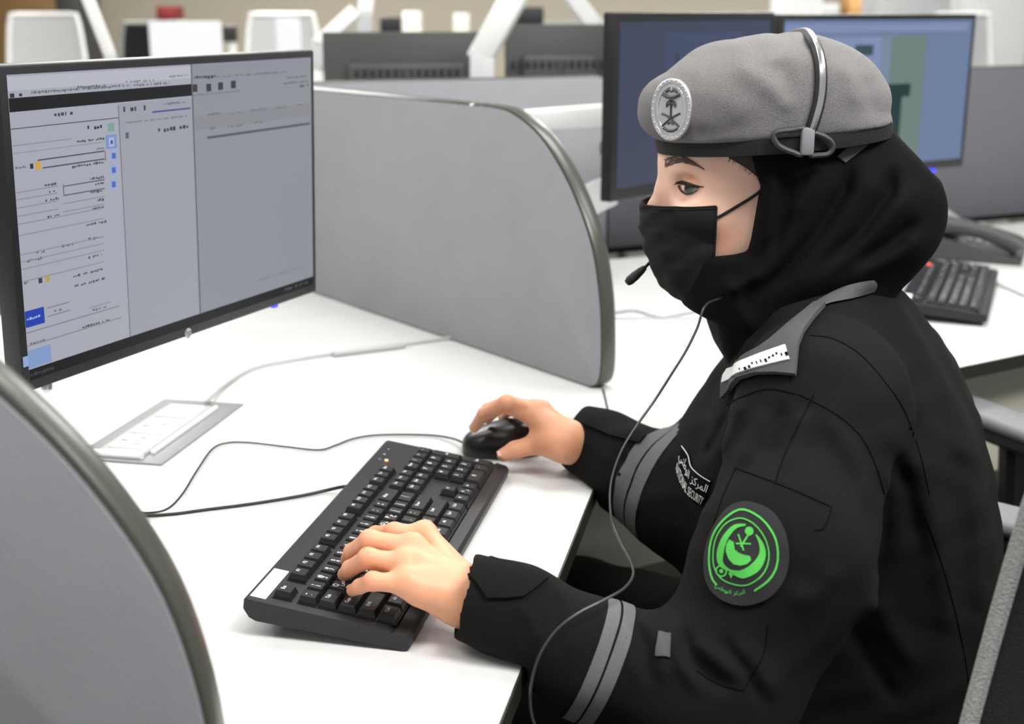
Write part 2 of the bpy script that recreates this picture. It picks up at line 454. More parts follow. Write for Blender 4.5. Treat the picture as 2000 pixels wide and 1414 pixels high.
MB().box((.001, .012, 0), (.002, .001, .002)).build('joint', M_black, mon) if False else None
# maker's mark on the lower bezel
lx, lz = mpx(367, 651)
lg = MB(); lg.lathe([(.0062, 0), (.0062, .0006), (.0, .0006)], (lx, -.0001, lz), (0, -1, 0), 28, 0)
tv, tf = text2d('hp', .0125); tv = tv @ np.array([[1, 0], [.28, 1]])
lg.add([(lx + p[0], -.0009, lz + p[1]) for p in tv], tf, 1)
lg.build('logo', [M_lgrey, M_black], mon)['label'] = 'round pale maker mark on the lower bezel'
px_, pz_ = mpx(545, 600); MB().box((px_, .008, -.1645), (.010, .008, .005), None, .0015).build('power_light', M_blueled, mon)['label'] = 'small blue light under the bezel'
px_, pz_ = mpx(108, 752); MB().lathe([(.004, 0), (.006, .004), (.006, .008), (.003, .012), (.0, .012)], (px_, .012, -.162), (0, 0, -1), 12).build('control_button', M_steel, mon)

def monitor_arm(label, foot, tip, elbow=None, r=.02, group=None):
    t = thing('monitor_arm', label, 'monitor arm', foot, group=group); f = np.array(foot)
    MB().lathe([(.05, 0), (.05, .012), (.022, .016), (.022, .02)], f, seg=24).build('base', M_white, t, world=f)
    top = np.array([f[0], f[1], tip[2] if elbow is None else elbow[2]])
    MB().tube([f + [0, 0, .015], top + [0, 0, .02]], .018, 16).build('post', M_white, t, world=f)
    pts = [top, np.array(tip)] if elbow is None else [top, np.array(elbow), np.array(tip)]
    for a, b_ in zip(pts, pts[1:]):
        d = nrm(b_ - a); sd_ = nrm(np.cross(d, [0, 0, 1])); 
        MB().box((a + b_) / 2, (np.linalg.norm(b_ - a) + .02, .03, .045), [d, sd_, np.cross(sd_, d)], .006, 2).build('arm_link', M_white, t, world=f)
    return t
def mount(t, C, ax, foot_off, z0, label, drop=-.03):
    back = np.asarray(C) + ax[1] * .066 + ax[2] * drop
    foot = np.array([back[0], back[1], 0]) + np.append(foot_off, 0); foot[2] = z0
    return monitor_arm(label, foot, back)
mount(mon, MC, max_, np.array([-.12, .72]), .7402, 'white monitor arm holding up the big monitor from behind')

# second station: dark screen and blue screen
u41 = yawdir(41); tl = atd(1200, 24, 2.18)
C2 = tl + u41 * .27 - np.array([0, 0, .1625])
mon2, ax2, (a0, a1, c0, c1) = monitor('black monitor with a dim navy screen, just behind the beret', C2, 41, 0, .54, .325, edge=.016, chin=.022)
m = MB(); rect(m, a0, a1, c0, c1, 0, -.0004); rect(m, a0 + .14, a1 - .1, c0 + .03, c1 - .02, 1, -.0008); squig(m, a0 + .16, a0 + .3, .06, .012, rnd, 2); rect(m, a0 + .17, a0 + .185, .02, .09, 3, -.001)
m.build('screen', [emat('3a4157'), emat('3d4664'), emat('4d5572'), emat('333c50')], mon2, smooth=False)
u56 = yawdir(58); tr = atd(1908, 27, 2.9)
C3 = tr - u56 * .30 - np.array([0, 0, .172])
mon3, ax3, (a0, a1, c0, c1) = monitor('black monitor with a bright blue screen, behind and right of the beret', C3, 58, 0, .60, .344, edge=.012, chin=.02)
ci = {}; m = MB(); cols = ['6a7b9b', '7f8bb0', '6c7e78', '1c3535', '384b52', '7584a8']
rect(m, a0, a1, c0, c1, 0, -.0004)
def b3(x, y):
    p = onplane(x, y, C3, ax3[1]) - C3; return p @ ax3[0], p @ ax3[2]
def r3(x0, y0, x1, y1, mi, y=-.0008):
    p, q = b3(x0, y0), b3(x1, y1); rect(m, max(p[0], a0), min(q[0], a1), max(q[1], c0), min(p[1], c1), mi, y)
r3(1480, 48, 1890, 60, 1); r3(1500, 75, 1722, 330, 1); r3(1722, 70, 1790, 312, 2); r3(1700, 166, 1776, 188, 3, -.0012); r3(1728, 186, 1752, 300, 3, -.0012); r3(1670, 88, 1704, 108, 4, -.0012)
m.build('screen', [emat(c) for c in cols], mon3, smooth=False)
bx, bz = b3(1822, 334); MB().box((bx, .006, -.1745), (.020, .01, .009), None, .002).build('power_light', M_blueled, mon3)
# white arm from the low partition to the dark monitor
t = thing('monitor_arm', 'white horizontal monitor arm reaching to the dim navy screen', 'monitor arm', atd(1100, 330, 2.62))
w = np.array(t.location); pA, pB = atd(960, 240, 2.66), atd(1204, 222, 2.50); d = nrm(pB - pA); sd_ = nrm(np.cross(d, [0, 0, 1]))
MB().box((pA + pB) / 2, (np.linalg.norm(pB - pA), .05, .042), [d, sd_, np.cross(sd_, d)], .008, 3).build('arm_link', M_white, t, world=w)
MB().tube([pB + [0, 0, -.035], pB + [0, 0, .045]], .026, 18).build('joint', M_lgrey, t, world=w)
jb = C2 + ax2[1] * .066
MB().box((pB + jb) / 2, (np.linalg.norm(pB - jb), .04, .04), [nrm(pB - jb), nrm(np.cross(pB - jb, [0, 0, 1])), np.cross(nrm(np.cross(pB - jb, [0, 0, 1])), nrm(pB - jb))], .006).build('arm_link', M_white, t, world=w)
MB().tube([[pA[0], pA[1], .741], pA + [0, 0, .012]], .02, 16).build('post', M_white, t, world=w)
MB().lathe([(.05, 0), (.05, .012), (.022, .016)], (pA[0], pA[1], .7402)).build('base', M_white, t, world=w)
mount(mon3, C3, ax3, np.array([-.05, .12]), .7402, 'white monitor arm behind the bright blue screen')
# white card on the partition beside the dark screen
cp = atd(1174, 380, 2.42); t = thing('paper_tag', 'small white paper tag hanging beside the dim navy screen', 'tag', cp)
ca = nrm([.87, .3, .38]); cb = nrm(np.cross(np.cross(ca, [0, 0, 1]), ca)) * -1
cb = np.cross(nrm(np.cross(ca, [0, 0, 1])), ca)
MB().box(cp, (.05, .002, .062), [ca, nrm(np.cross(ca, [0, 0, 1])), cb], .0005, 1).build('card', M_paper, t, world=cp)
MB().tube(cr([cp + cb * .03, atd(1186, 330, 2.43), atd(1172, 290, 2.46), atd(1185, 262, 2.5), pB + [0, 0, -.03]], 8), .0016, 6).build('string', M_black, t, world=cp)

# ---------------------------------------------------------------- keyboard
M_kb = mat('keyboard_plastic', '202022', .5, spec=.4, bump=(1500, .15, .0004))
M_key = mat('key_plastic', '171719', .45, spec=.4)
M_legend = mat('white_legend', 'ffffff', .6)
def flat_frame(yaw, tilt):
    l = yawdir(yaw); w0 = np.array([l[1], -l[0], 0]); t = math.radians(tilt)
    w = w0 * math.cos(t) - np.array([0, 0, 1.]) * math.sin(t)
    return [w, l, np.cross(w, l)]
KBO, KBA = np.array([-.1227, 1.2634, .768]), flat_frame(11.1, 8.3)
kb = thing('keyboard', 'black full-size keyboard under the typing hand, white sticker at its corner', 'keyboard', KBO, KBA)
prof = [(-.079, -.003), (-.076, 0), (.057, 0), (.0595, -.002), (.0615, -.002), (.064, 0), (.0755, -.0012), (.079, -.005), (.079, -.0135), (.074, -.0165), (-.066, -.0215), (-.073, -.019), (-.079, -.011)]
b = MB(); N = len(prof); V = []
for y, sc in [(-.225, .93), (-.2225, 1.), (.2225, 1.), (.225, .93)]:
    V += [(p[0] * (1 if sc == 1 else .985), y, -.0105 + (p[1] + .0105) * sc) for p in prof]
F = [(i * N + k, i * N + (k + 1) % N, (i + 1) * N + (k + 1) % N, (i + 1) * N + k) for i in range(3) for k in range(N)] + [tuple(range(N))[::-1], tuple(3 * N + k for k in range(N))]
b.add(V, F); b.build('case', M_kb, kb)
for y in (-.18, .18): MB().box((-.055, y, -.0258), (.012, .03, .018), None, .002).build('flip_foot', M_rubber, kb)
for y in (-.2, .2): MB().box((.066, y, -.0167), (.012, .02, .0018), None, .0006).build('rubber_foot', M_rubber, kb)
wl = MB()
U_ = .0187; R0 = [-.046, -.0225, -.0038, .0149, .0336, .0523]; Y0 = -.214
for (ya, yb, ra, rb) in [(Y0, Y0 + U_, 0, 0), (Y0 + 2 * U_, Y0 + 6 * U_, 0, 0), (Y0 + 6.5 * U_, Y0 + 10.5 * U_, 0, 0), (Y0 + 11 * U_, Y0 + 15 * U_, 0, 0), (Y0, Y0 + 15 * U_, 1, 5), (.072, .072 + 3 * U_, 0, 0), (.072, .072 + 3 * U_, 1, 2), (.072, .072 + 3 * U_, 5, 5), (.072 + U_, .072 + 2 * U_, 4, 4), (.1335, .1335 + 4 * U_, 1, 5)]:
    wl.box(((R0[ra] + R0[rb]) / 2, (ya + yb) / 2, .0003), (R0[rb] - R0[ra] + U_ + .001, yb - ya + .001, .0006))
wl.build('key_bed', M_gloss if False else M_black, kb, smooth=False)
AR = dict(zip('qwertyuiopasdfghjklzxcvbnm', 'ضصثقفغعهخحشسيبلاتنمئءؤرىة'))
def key(x, y, wx, wy, legs):
    m = MB(); h = .0072
    a = [(-wx / 2 + .0006, -wy / 2 + .0006), (wx / 2 - .0006, -wy / 2 + .0006), (wx / 2 - .0006, wy / 2 - .0006), (-wx / 2 + .0006, wy / 2 - .0006)]
    def ring(z, ix, iy, dx=0): return [(p[0] + (-ix if p[0] > 0 else ix) + dx, p[1] + (-iy if p[1] > 0 else iy), z) for p in a]
    V = ring(0, 0, 0) + ring(h * .25, .0003, .0003) + ring(h * .93, .0019, .0024, -.0006) + ring(h, .0026, .0031, -.0006)
    m.add(V, [(i * 4 + k, i * 4 + (k + 1) % 4, i * 4 + 4 + (k + 1) % 4, i * 4 + 4 + k) for i in range(3) for k in range(4)] + [(12, 13, 14, 15)], 0)
    for (s, gx, gy, sz) in legs:
        tv, tf = text2d(s, sz * 1.2)
        if len(tv): m.add([(-(p[1] + gy) - .0006, p[0] + gx, h + .0002) for p in tv], tf, 1)
    o = m.build('key', [M_key, M_legend], kb, smooth=False); o.location = (x, y, .0006); return o
def row(r, y, items):
    for it in items:
        if isinstance(it, (int, float)): y += it * U_; continue
        s, w = it if isinstance(it, tuple) else (it, 1)
        if s is None: y += w * U_; continue
        if len(s) == 1 and s.lower() in AR: L = [(s, -.0028, .0025, .0062), (arabic(AR[s.lower()]), .0026, -.0018, .0062)]
        elif len(s) == 2 and not s.isalnum(): L = [(s[0], -.0024, -.002, .0052), (s[1], -.0024, .0028, .0048)]
        elif len(s) <= 1: L = [(s, -.0024, .0018, .0062)]
        else: L = [(s, -.0 if w < 1.4 else -U_ * (w - 1) * .3, .002, .0042)]
        key(R0[r], y + w * U_ / 2, U_, w * U_, L); y += w * U_
row(0, Y0, ['Esc', 1, 'F1', 'F2', 'F3', 'F4', .5, 'F5', 'F6', 'F7', 'F8', .5, 'F9', 'F10', 'F11', 'F12'])
row(1, Y0, ['`~', '1!', '2@', '3#', '4$', '5%', '6^', '7&', '8*', '9(', '0)', '-_', '=+', ('Bksp', 2)])
row(2, Y0, [('Tab', 1.5)] + list('QWERTYUIOP') + ['[{', ']}', ('\\|', 1.5)])
row(3, Y0, [('Caps', 1.75)] + list('ASDFGHJKL') + [';:', '\'"', ('Enter', 2.25)])
row(4, Y0, [('Shift', 2.25)] + list('ZXCVBNM') + [',<', '.>', '/?', ('Shift', 2.75)])
row(5, Y0, [('Ctrl', 1.25), ('Alt', 1.25), ('Alt', 1.25), ('', 6.25), ('Alt', 1.25), ('Alt', 1.25), ('Ctrl', 1.25), ('Ctrl', 1.25)])
row(0, .072, ['Prt', 'Scr', 'Brk']); row(1, .072, ['Ins', 'Hm', 'Up']); row(2, .072, ['Del', 'End', 'Dn'])
row(4, .072, [1, '^']); row(5, .072, ['<', 'v', '>'])
row(1, .1335, ['Num', '/', '*', '-']); row(2, .1335, list('789')); row(3, .1335, list('456')); row(4, .1335, list('123')); row(5, .1335, [('0', 2), '.'])
key((R0[2] + R0[3]) / 2, .1335 + 3.5 * U_, 2 * U_, U_, [('+', 0, 0, .007)]); key((R0[4] + R0[5]) / 2, .1335 + 3.5 * U_, 2 * U_, U_, [('Ent', 0, 0, .0045)])
st = MB().box((-.067, -.190, .0004), (.015, .060, .0006), None, .0003, 1, 0)
for k in range(3):
    tv, tf = text2d('- . -', .006); st.add([(-.067 - p[1], -.208 + k * .018 + p[0], .0009) for p in tv], tf, 1)
st.build('sticker', [M_paper, M_grey], kb, smooth=False)['label'] = 'white sticker with a faint printed line'
led = MB().lathe([(.0022, 0), (.0022, .0012), (.001, .0016), (0, .0016)], (-.058, .158, .0), (0, 0, 1), 12).build('indicator_light', M_redled, kb)
led['label'] = 'glowing amber indicator light'
lm = MB()
for yy, s in ((.158, '1'), (.176, 'A'), (.194, '=')):
    tv, tf = text2d(s, .005); lm.add([(-.066 - p[1], yy + p[0], .0004) for p in tv], tf)
lm.build('indicator_marks', M_legend, kb, smooth=False)
kb2 = copy_tree(kb); kb2['label'] = 'black keyboard on the far desk behind the shoulder, with a red light'
k2 = flat_frame(22.5, 5); place(kb2, (.868, 2.475, .7705), k2)
for c in kb2.children:
    if c.name.startswith('indicator_light'):
        c.data = c.data.copy(); c.data.materials[0] = M_redled2; c.scale = (2, 2, 1.5); c.location = (.058, -.158, 0); c['label'] = 'glowing red indicator light'

# ---------------------------------------------------------------- mouse and cables
m0, m1 = onz(905, 866, .752), onz(1045, 855, .757)
mf = nrm((m0 - m1) * [1, 1, 0]); ms = np.cross([0, 0, 1.], mf)
MOO = np.append((m0 + mf * -.052)[:2], .7405)
mo = thing('computer_mouse', 'black computer mouse under the far hand', 'mouse', MOO, [mf, ms, [0, 0, 1]])
P = []
for i in range(21):
    t = i / 20; x = .054 * math.cos(math.pi * t); e = math.sin(math.pi * t) ** .55 if 0 < t < 1 else 0.02
    hw = .031 * e * (1 - .08 * math.cos(2 * math.pi * t)); hh = (.037 - .010 * math.cos(math.pi * t) * 1.0) * e
    rowp = []
    for k in range(24):
        a = 2 * math.pi * k / 24; cx_, sx_ = math.cos(a), math.sin(a)
        rowp.append((x, hw * math.copysign(abs(cx_) ** .7, cx_), .003 + max(0, hh * abs(sx_) ** .8 * (1 if sx_ > 0 else 0)) if sx_ > 0 else .0))
    P.append(rowp)
MB().grid(P, closed=True).build('shell', M_gloss, mo)
MB().lathe([(.0, -.004), (.008, -.004), (.010, 0), (.008, .004), (.0, .004)], (.030, 0, .022), (0, 1, 0), 18).build('scroll_wheel', M_rubber, mo)
MB().tube([(x, 0.0, z_ + .0012) for x, z_ in [(.053, .010), (.049, .017), (.042, .023)]], .0012, 6).build('button_seam', M_rubber, mo)
def cable(name, label, pts, r, M, z=.7425, n=10, cat='cable'):
    Q = []
    for p in pts: Q.append(onz(p[0], p[1], z + (p[2] if len(p) > 2 else 0)) + [0, 0, r * .6])
    Q = cr(Q, n); o = MB().tube(Q, r, 8).build(name, M)
    return tag(o, label, cat)
cable('mouse_cable', 'thin black cable looping from the mouse across the white desk', [(905, 866, .006), (885, 858, .003), (850, 852), (800, 850), (735, 851), (690, 858), (655, 871), (622, 880), (560, 874), (490, 866), (445, 866), (415, 878), (385, 920), (355, 968), (325, 996), (285, 1003), (240, 1000), (190, 985)], .0014, M_rubber)
cable('keyboard_cable', 'black cable running from the keyboard to behind the nearest partition', [(685, 952, .012), (668, 953, .008), (640, 959, .001), (590, 970), (500, 985), (400, 998), (330, 1007), (270, 1008), (200, 995)], .0021, M_rubber)
wc = cable('power_cable', 'pale grey cable from the desk socket plate to the curved partition', [(402, 788, .004), (412, 778, .003), (440, 754), (475, 730), (510, 716), (580, 703), (650, 692), (720, 682), (800, 672), (858, 664), (880, 661)], .0026, M_lgrey)
q0, q1 = onz(650, 691, .7455), onz(792, 673, .7455); d = nrm(q1 - q0); 
MB().box((q0 + q1) / 2, (np.linalg.norm(q1 - q0), .012, .010), [d, np.cross([0, 0, 1.], d), [0, 0, 1]], .004, 3).build('connector', M_lgrey, wc)
cable('network_cable', 'thin grey cable on the far desk behind the hanging headset cord', [(1196, 612), (1240, 608), (1290, 620), (1345, 612), (1400, 604), (1470, 612), (1560, 600)], .002, M_grey)
cable('network_cable', 'pale straight cable on the far desk beside the grey cable', [(1196, 622), (1260, 622), (1330, 622), (1420, 621), (1520, 618)], .0018, M_lgrey)
cable('keyboard_cable', 'thin dark cable trailing right from the second keyboard', [(1948, 556), (1975, 567), (2000, 578), (2040, 590)], .002, M_grey)
cable('phone_cable', 'dark cable on the desk right of the desk phone', [(1985, 470), (2000, 473), (2030, 470)], .004, M_dark)

# ---------------------------------------------------------------- socket plate in the desk
sa = yawdir(11.3); so = np.array([-.474, 1.6515, .7402]); sx_ = np.array([sa[1], -sa[0], 0])
sk = thing('desk_socket', 'silver desk socket plate with white power outlets', 'power socket', so, [sx_, sa, [0, 0, 1]])
MB().box((0, 0, .0012), (.124, .262, .0024), None, .001, 2).build('plate', mat('satin_aluminium', '8e9092', .45, metal=.25), sk)
m = MB().box((-.004, -.006, .004), (.066, .205, .007), None, .0025, 3); m.build('outlet_block', M_lgrey, sk)
MB().tube([(-.037, -.118, .006), (.030, -.118, .006)], .005, 10).build('flap_hinge', M_white, sk)
MB().box((.034, .0, .0045), (.006, .20, .006), None, .002).build('flap_edge', M_white, sk)
for y in (-.072, -.012):
    o = MB().box((-.004, y, .0082), (.05, .05, .0018), None, .0008, 2); o = o.build('socket_face', M_white, sk)
    MB().box((-.018, y, .0092), (.009, .004, .0006)).box((.004, y - .011, .0092), (.009, .004, .0006)).box((.004, y + .011, .0092), (.009, .004, .0006)).build('pin_hole', M_dark, o, smooth=False)
MB().box((-.004, .062, .0082), (.05, .055, .0018), None, .0008, 2).build('blank_cover', M_white, sk)

# ---------------------------------------------------------------- desk phone
pf = flat_frame(24, 0); po = onz(1905, 505, .742) * [1, 1, 0] + [0, 0, .7404]
po[:2] += (np.array(pf[1]) * .06)[:2]
ph = thing('desk_phone', 'grey desk phone with keypad and tilted display by the dark partition', 'phone', po, pf)
MB().prism([(-.11, 0), (.10, 0), (.10, .012), (-.11, .058)], (0, -.105, 0), (1, 0, 0), (0, 0, 1), -.21, .004, 2).build('base', M_dark, ph)
sl = nrm([.21, 0, -.046]); sn = np.array([-sl[2], 0, sl[0]])
def onb(x, y, h=.002): return np.array([x, y, .012 + (.10 - x) * .046 / .21]) + sn * h
kp = MB()
for r in range(6):
    for c in range(8):
        kp.box(onb(.085 - r * .021, -.035 + c * .0165), (.014, .011, .006), [sl, [0, 1, 0], sn], .0015, 1)
kp.build('keypad', M_grey, ph)
MB().lathe([(.012, 0), (.012, .006), (.009, .008), (0, .008)], onb(-.05, .03), sn, 16).build('navigation_key', M_lgrey, ph)
dz = nrm([.55, 0, .84]); dl = nrm([.84, 0, -.55])
MB().box((-.10, .015, .09), (.13, .17, .016), [dl, [0, 1, 0], dz], .004).build('display_hood', M_grey, ph)
MB().box(np.array([-.10, .015, .09]) + dz * .0085, (.10, .145, .002), [dl, [0, 1, 0], dz]).build('display', emat('a9aca8'), ph)
hs = MB().tube(cr([onb(.09, -.075, .02), onb(.07, -.075, .028), onb(0, -.075, .034), onb(-.07, -.075, .028), onb(-.09, -.075, .02)], 6), [.017 + .007 * abs(math.cos(math.pi * i / 24)) for i in range(25)], 12); hs.build('handset', M_dark, ph)

# ================================================================ the person
# ---- distance-field modelling
def smin(a, b, k): h = np.maximum(k - np.abs(a - b), 0) / k; return np.minimum(a, b) - h * h * k * .25
def smax(a, b, k): return -smin(-a, -b, k)
def cone(P, a, b, r1, r2):
    a, b = np.asarray(a, float), np.asarray(b, float); d = b - a
    t = np.clip(((P - a) @ d) / (d @ d), 0, 1)
    return np.linalg.norm(P - a - t[:, None] * d, axis=1) - (r1 + (r2 - r1) * t)
def chain(P, pts, rs, k=.004):
    f = None
    for i in range(len(pts) - 1):
        g = cone(P, pts[i], pts[i + 1], rs[i], rs[i + 1]); f = g if f is None else smin(f, g, k)
    return f
def ellip(P, c, r, ax=None):
    q = P - np.asarray(c)
    if ax is not None: q = q @ np.asarray(ax).T
    r = np.asarray(r, float); k0 = np.linalg.norm(q / r, axis=1); k1 = np.linalg.norm(q / (r * r), axis=1)
    return k0 * (k0 - 1) / np.maximum(k1, 1e-9)
def ball(P, c, r): return np.linalg.norm(P - np.asarray(c), axis=1) - r
def poly2(Q, poly):                     # signed distance to a polygon in the plane
    d = np.full(len(Q), 1e9); s = np.ones(len(Q)); N = len(poly)
    for i in range(N):
        a, b = poly[i], poly[(i + 1) % N]; e = b - a; w = Q - a
        t = np.clip((w @ e) / (e @ e + 1e-12), 0, 1); d = np.minimum(d, ((w - t[:, None] * e) ** 2).sum(1))
        c1, c2 = Q[:, 1] >= a[1], Q[:, 1] < b[1]; c3 = e[0] * w[:, 1] > e[1] * w[:, 0]
        s = np.where((c1 & c2 & c3) | (~c1 & ~c2 & ~c3), -s, s)
    return s * np.sqrt(d)
def segd(Q, line):                      # distance to a polyline
    d = np.full(len(Q), 1e9)
    tt = np.zeros(len(Q)); n = len(line) - 1
    for i, (a, b) in enumerate(zip(line, line[1:])):
        e = b - a; w = Q - a; t = np.clip((w @ e) / (e @ e + 1e-12), 0, 1); dd = ((w - t[:, None] * e) ** 2).sum(1)
        m = dd < d; d = np.where(m, dd, d); tt = np.where(m, (i + t) / n, tt)
    return np.sqrt(d), np.clip(np.minimum(tt, 1 - tt) / .28, 0, 1)
def cull(P, f, c, R):                   # evaluate f only near a ball
    dd = np.linalg.norm(P - c, axis=1); m = dd < R + .05; out = dd - R
    out = np.maximum(out, .05) 
    if m.any(): out[m] = f(P[m])
    return out
def surface(f, lo, hi, h, cb=8, slack=1.3):
    """surface of f = 0 on a grid of step h, worked out only in blocks near it"""
    lo, hi = np.asarray(lo, float), np.asarray(hi, float); H = h * cb
    nb = np.ceil((hi - lo) / H).astype(int)
    I = np.stack(np.meshgrid(*[np.arange(n) for n in nb], indexing='ij'), -1).reshape(-1, 3)
    keep = []
    for k in range(0, len(I), 40000):
        J = I[k:k + 40000]; keep.append(J[np.abs(f(lo + (J + .5) * H)) < H * .87 * slack + h])
    B = np.concatenate(keep)
    g = np.stack(np.meshgrid(*[np.arange(cb + 1)] * 3, indexing='ij'), -1)
    G = nb * cb + 2
    cells, pos, quads = [], [], []
    ckey = lambda c: (c[..., 0] * G[1] + c[..., 1]) * G[2] + c[..., 2]
    for k in range(0, len(B), 150):
        b = B[k:k + 150]; gi = b[:, None, None, None, :] * cb + g
        v = f((lo + gi.reshape(-1, 3) * h)).reshape(len(b), cb + 1, cb + 1, cb + 1); s = v < 0
        # cells
        acc = np.zeros((len(b), cb, cb, cb, 3)); cnt = np.zeros((len(b), cb, cb, cb))
        for ax in range(3):
            o1, o2 = [x for x in range(3) if x != ax]
            for i in (0, 1):
                for j in (0, 1):
                    sl0 = [slice(None)] + [None] * 3; sl1 = [slice(None)] + [None] * 3
                    sl0[1 + ax] = slice(0, cb); sl1[1 + ax] = slice(1, cb + 1)
                    for q, o in ((i, o1), (j, o2)): sl0[1 + o] = sl1[1 + o] = slice(q, q + cb)
                    a, c = v[tuple(sl0)], v[tuple(sl1)]; m = (a < 0) != (c < 0)
                    t = np.where(m, a / np.where(m, a - c, 1), 0)
                    pt = np.zeros(a.shape + (3,)); pt[..., ax] = t; pt[..., o1] = i; pt[..., o2] = j
                    acc += pt * m[..., None]; cnt += m
        w = np.argwhere(cnt > 0)
        if len(w):
            ci = b[w[:, 0]] * cb + w[:, 1:]
            p = acc[tuple(w.T)] / cnt[tuple(w.T)][:, None]
            cells.append(ckey(ci)); pos.append(lo + (ci + p) * h)
        for ax in range(3):
            o1, o2 = (ax + 1) % 3, (ax + 2) % 3
            sl0 = [slice(None)] + [slice(0, cb)] * 3; sl1 = list(sl0); sl1[1 + ax] = slice(1, cb + 1)
            a, c = s[tuple(sl0)], s[tuple(sl1)]; w = np.argwhere(a != c)
            if not len(w): continue
            e = b[w[:, 0]] * cb + w[:, 1:]; fl = a[tuple(w.T)]
            d1, d2 = np.eye(3, dtype=int)[o1], np.eye(3, dtype=int)[o2]
            q = np.stack([ckey(e - d1 - d2), ckey(e - d2), ckey(e), ckey(e - d1)], 1)
            q[~fl] = q[~fl][:, ::-1]; quads.append(q)
    ck, ps, Q = np.concatenate(cells), np.concatenate(pos), np.concatenate(quads)
    o = np.argsort(ck); ck, ps = ck[o], ps[o]
    idx = np.minimum(np.searchsorted(ck, Q), len(ck) - 1); ok = (ck[idx] == Q).all(1)
    return ps, idx[ok]
def mesh_obj(name, V, F, mats, parent, world, smooth_it=0):
    V = V.copy()
    if smooth_it:
        E_ = np.concatenate([F[:, [i, (i + 1) % 4]] for i in range(4)])
        for _ in range(smooth_it):
            s = np.zeros_like(V); n = np.zeros(len(V))
            for c in range(3): s[:, c] = np.bincount(E_[:, 0], V[E_[:, 1], c], len(V)) + np.bincount(E_[:, 1], V[E_[:, 0], c], len(V))
            n = np.bincount(E_[:, 0], minlength=len(V)) + np.bincount(E_[:, 1], minlength=len(V))
            V = .5 * V + .5 * s / np.maximum(n, 1)[:, None]
    me = bpy.data.meshes.new(name); W = V - np.asarray(world)
    me.vertices.add(len(W)); me.vertices.foreach_set('co', W.ravel())
    me.loops.add(len(F) * 4); me.loops.foreach_set('vertex_index', F.ravel().astype(np.int32))
    me.polygons.add(len(F)); me.polygons.foreach_set('loop_start', np.arange(0, len(F) * 4, 4, dtype=np.int32))
    me.polygons.foreach_set('use_smooth', np.ones(len(F), bool))
    for m in (mats if isinstance(mats, list) else [mats]): me.materials.append(m)
    me.update(); me.validate()
    o = bpy.data.objects.new(name, me); COL.objects.link(o); o.parent = parent
    return o, BVHTree.FromPolygons(V.tolist(), F.tolist())
def hit(bvh, x, y, off=.0, n_=False):    # the surface point seen at a photo position, lifted off the surface
    d = ray(x, y); d = d / np.linalg.norm(d)
    p, n, i, t = bvh.ray_cast(Vector(CAMP), Vector(d))
    if p is None:
        p, n, i, t = bvh.find_nearest(Vector(CAMP + d * 1.3))
    if n.dot(Vector(d)) > 0: n = -n
    q = np.array(p) + np.array(n) * off
    return (q, np.array(n)) if n_ else q
def hits(bvh, pts, off): return np.array([hit(bvh, p[0], p[1], off) for p in pts])
def patch(bvh, poly, off, th, name, M, parent, world, cuts=6, b=None):
    """a cloth piece with the outline poly lying on a surface"""
    P = np.asarray(poly, float); bm_ = bmesh.new(); f = bm_.faces.new([bm_.verts.new((p[0], p[1], 0)) for p in P])
    bmesh.ops.triangulate(bm_, faces=[f])
    for _ in range(cuts):
        long_ = [e for e in bm_.edges if e.calc_length() > 9]
        if not long_: break
        bmesh.ops.subdivide_edges(bm_, edges=long_, cuts=1)
        bmesh.ops.triangulate(bm_, faces=[q for q in bm_.faces if len(q.verts) > 3])
    bm_.verts.index_update()
    V2 = [v.co[:2] for v in bm_.verts]; F = [[v.index for v in q.verts] for q in bm_.faces]
    bd = [(e.verts[0].index, e.verts[1].index) for e in bm_.edges if len(e.link_faces) == 1]; bm_.free()
    up_, lo_ = [], []
    for p in V2:
        q, n = hit(bvh, p[0], p[1], 0, True); up_.append(q + n * (off + th)); lo_.append(q + n * (off - .001))
    n = len(V2); m = MB(); m.add(up_ + lo_, F + [[i + n for i in q[::-1]] for q in F] + [(a, c, c + n, a + n) for a, c in bd])
    return m.build(name, M, parent, world=world, sharp=50)
def art(bvh, V, F, off, name, M, parent, world):          # flat shapes given in photo positions
    return MB().add([hit(bvh, p[0], p[1], off) for p in V], F).build(name, M, parent, world=world, sharp=0)
def ribbon(pts, w):                                       # 2D stroke as quads
    P = np.asarray(pts, float); T = np.gradient(P, axis=0); T /= np.linalg.norm(T, axis=1)[:, None] + 1e-9
    N_ = np.stack([-T[:, 1], T[:, 0]], 1); w = np.broadcast_to(np.asarray(w, float), (len(P),))[:, None] / 2
    V = np.concatenate([P + N_ * w, P - N_ * w]); n = len(P)
    return V, [(i, i + 1, n + i + 1, n + i) for i in range(n - 1)]
def join2(parts):
    V, F, n = [], [], 0
    for v, f in parts: V.append(np.asarray(v)); F += [[i + n for i in q] for q in f]; n += len(v)
    return np.concatenate(V), F
def seam(bvh, pts, r, name, M, parent, world, off=.0002, n=8):
    P = cr(hits(bvh, cr(np.array(pts, float), n), off), 2)
    return MB().tube(P, r, 6).build(name, M, parent, world=world)

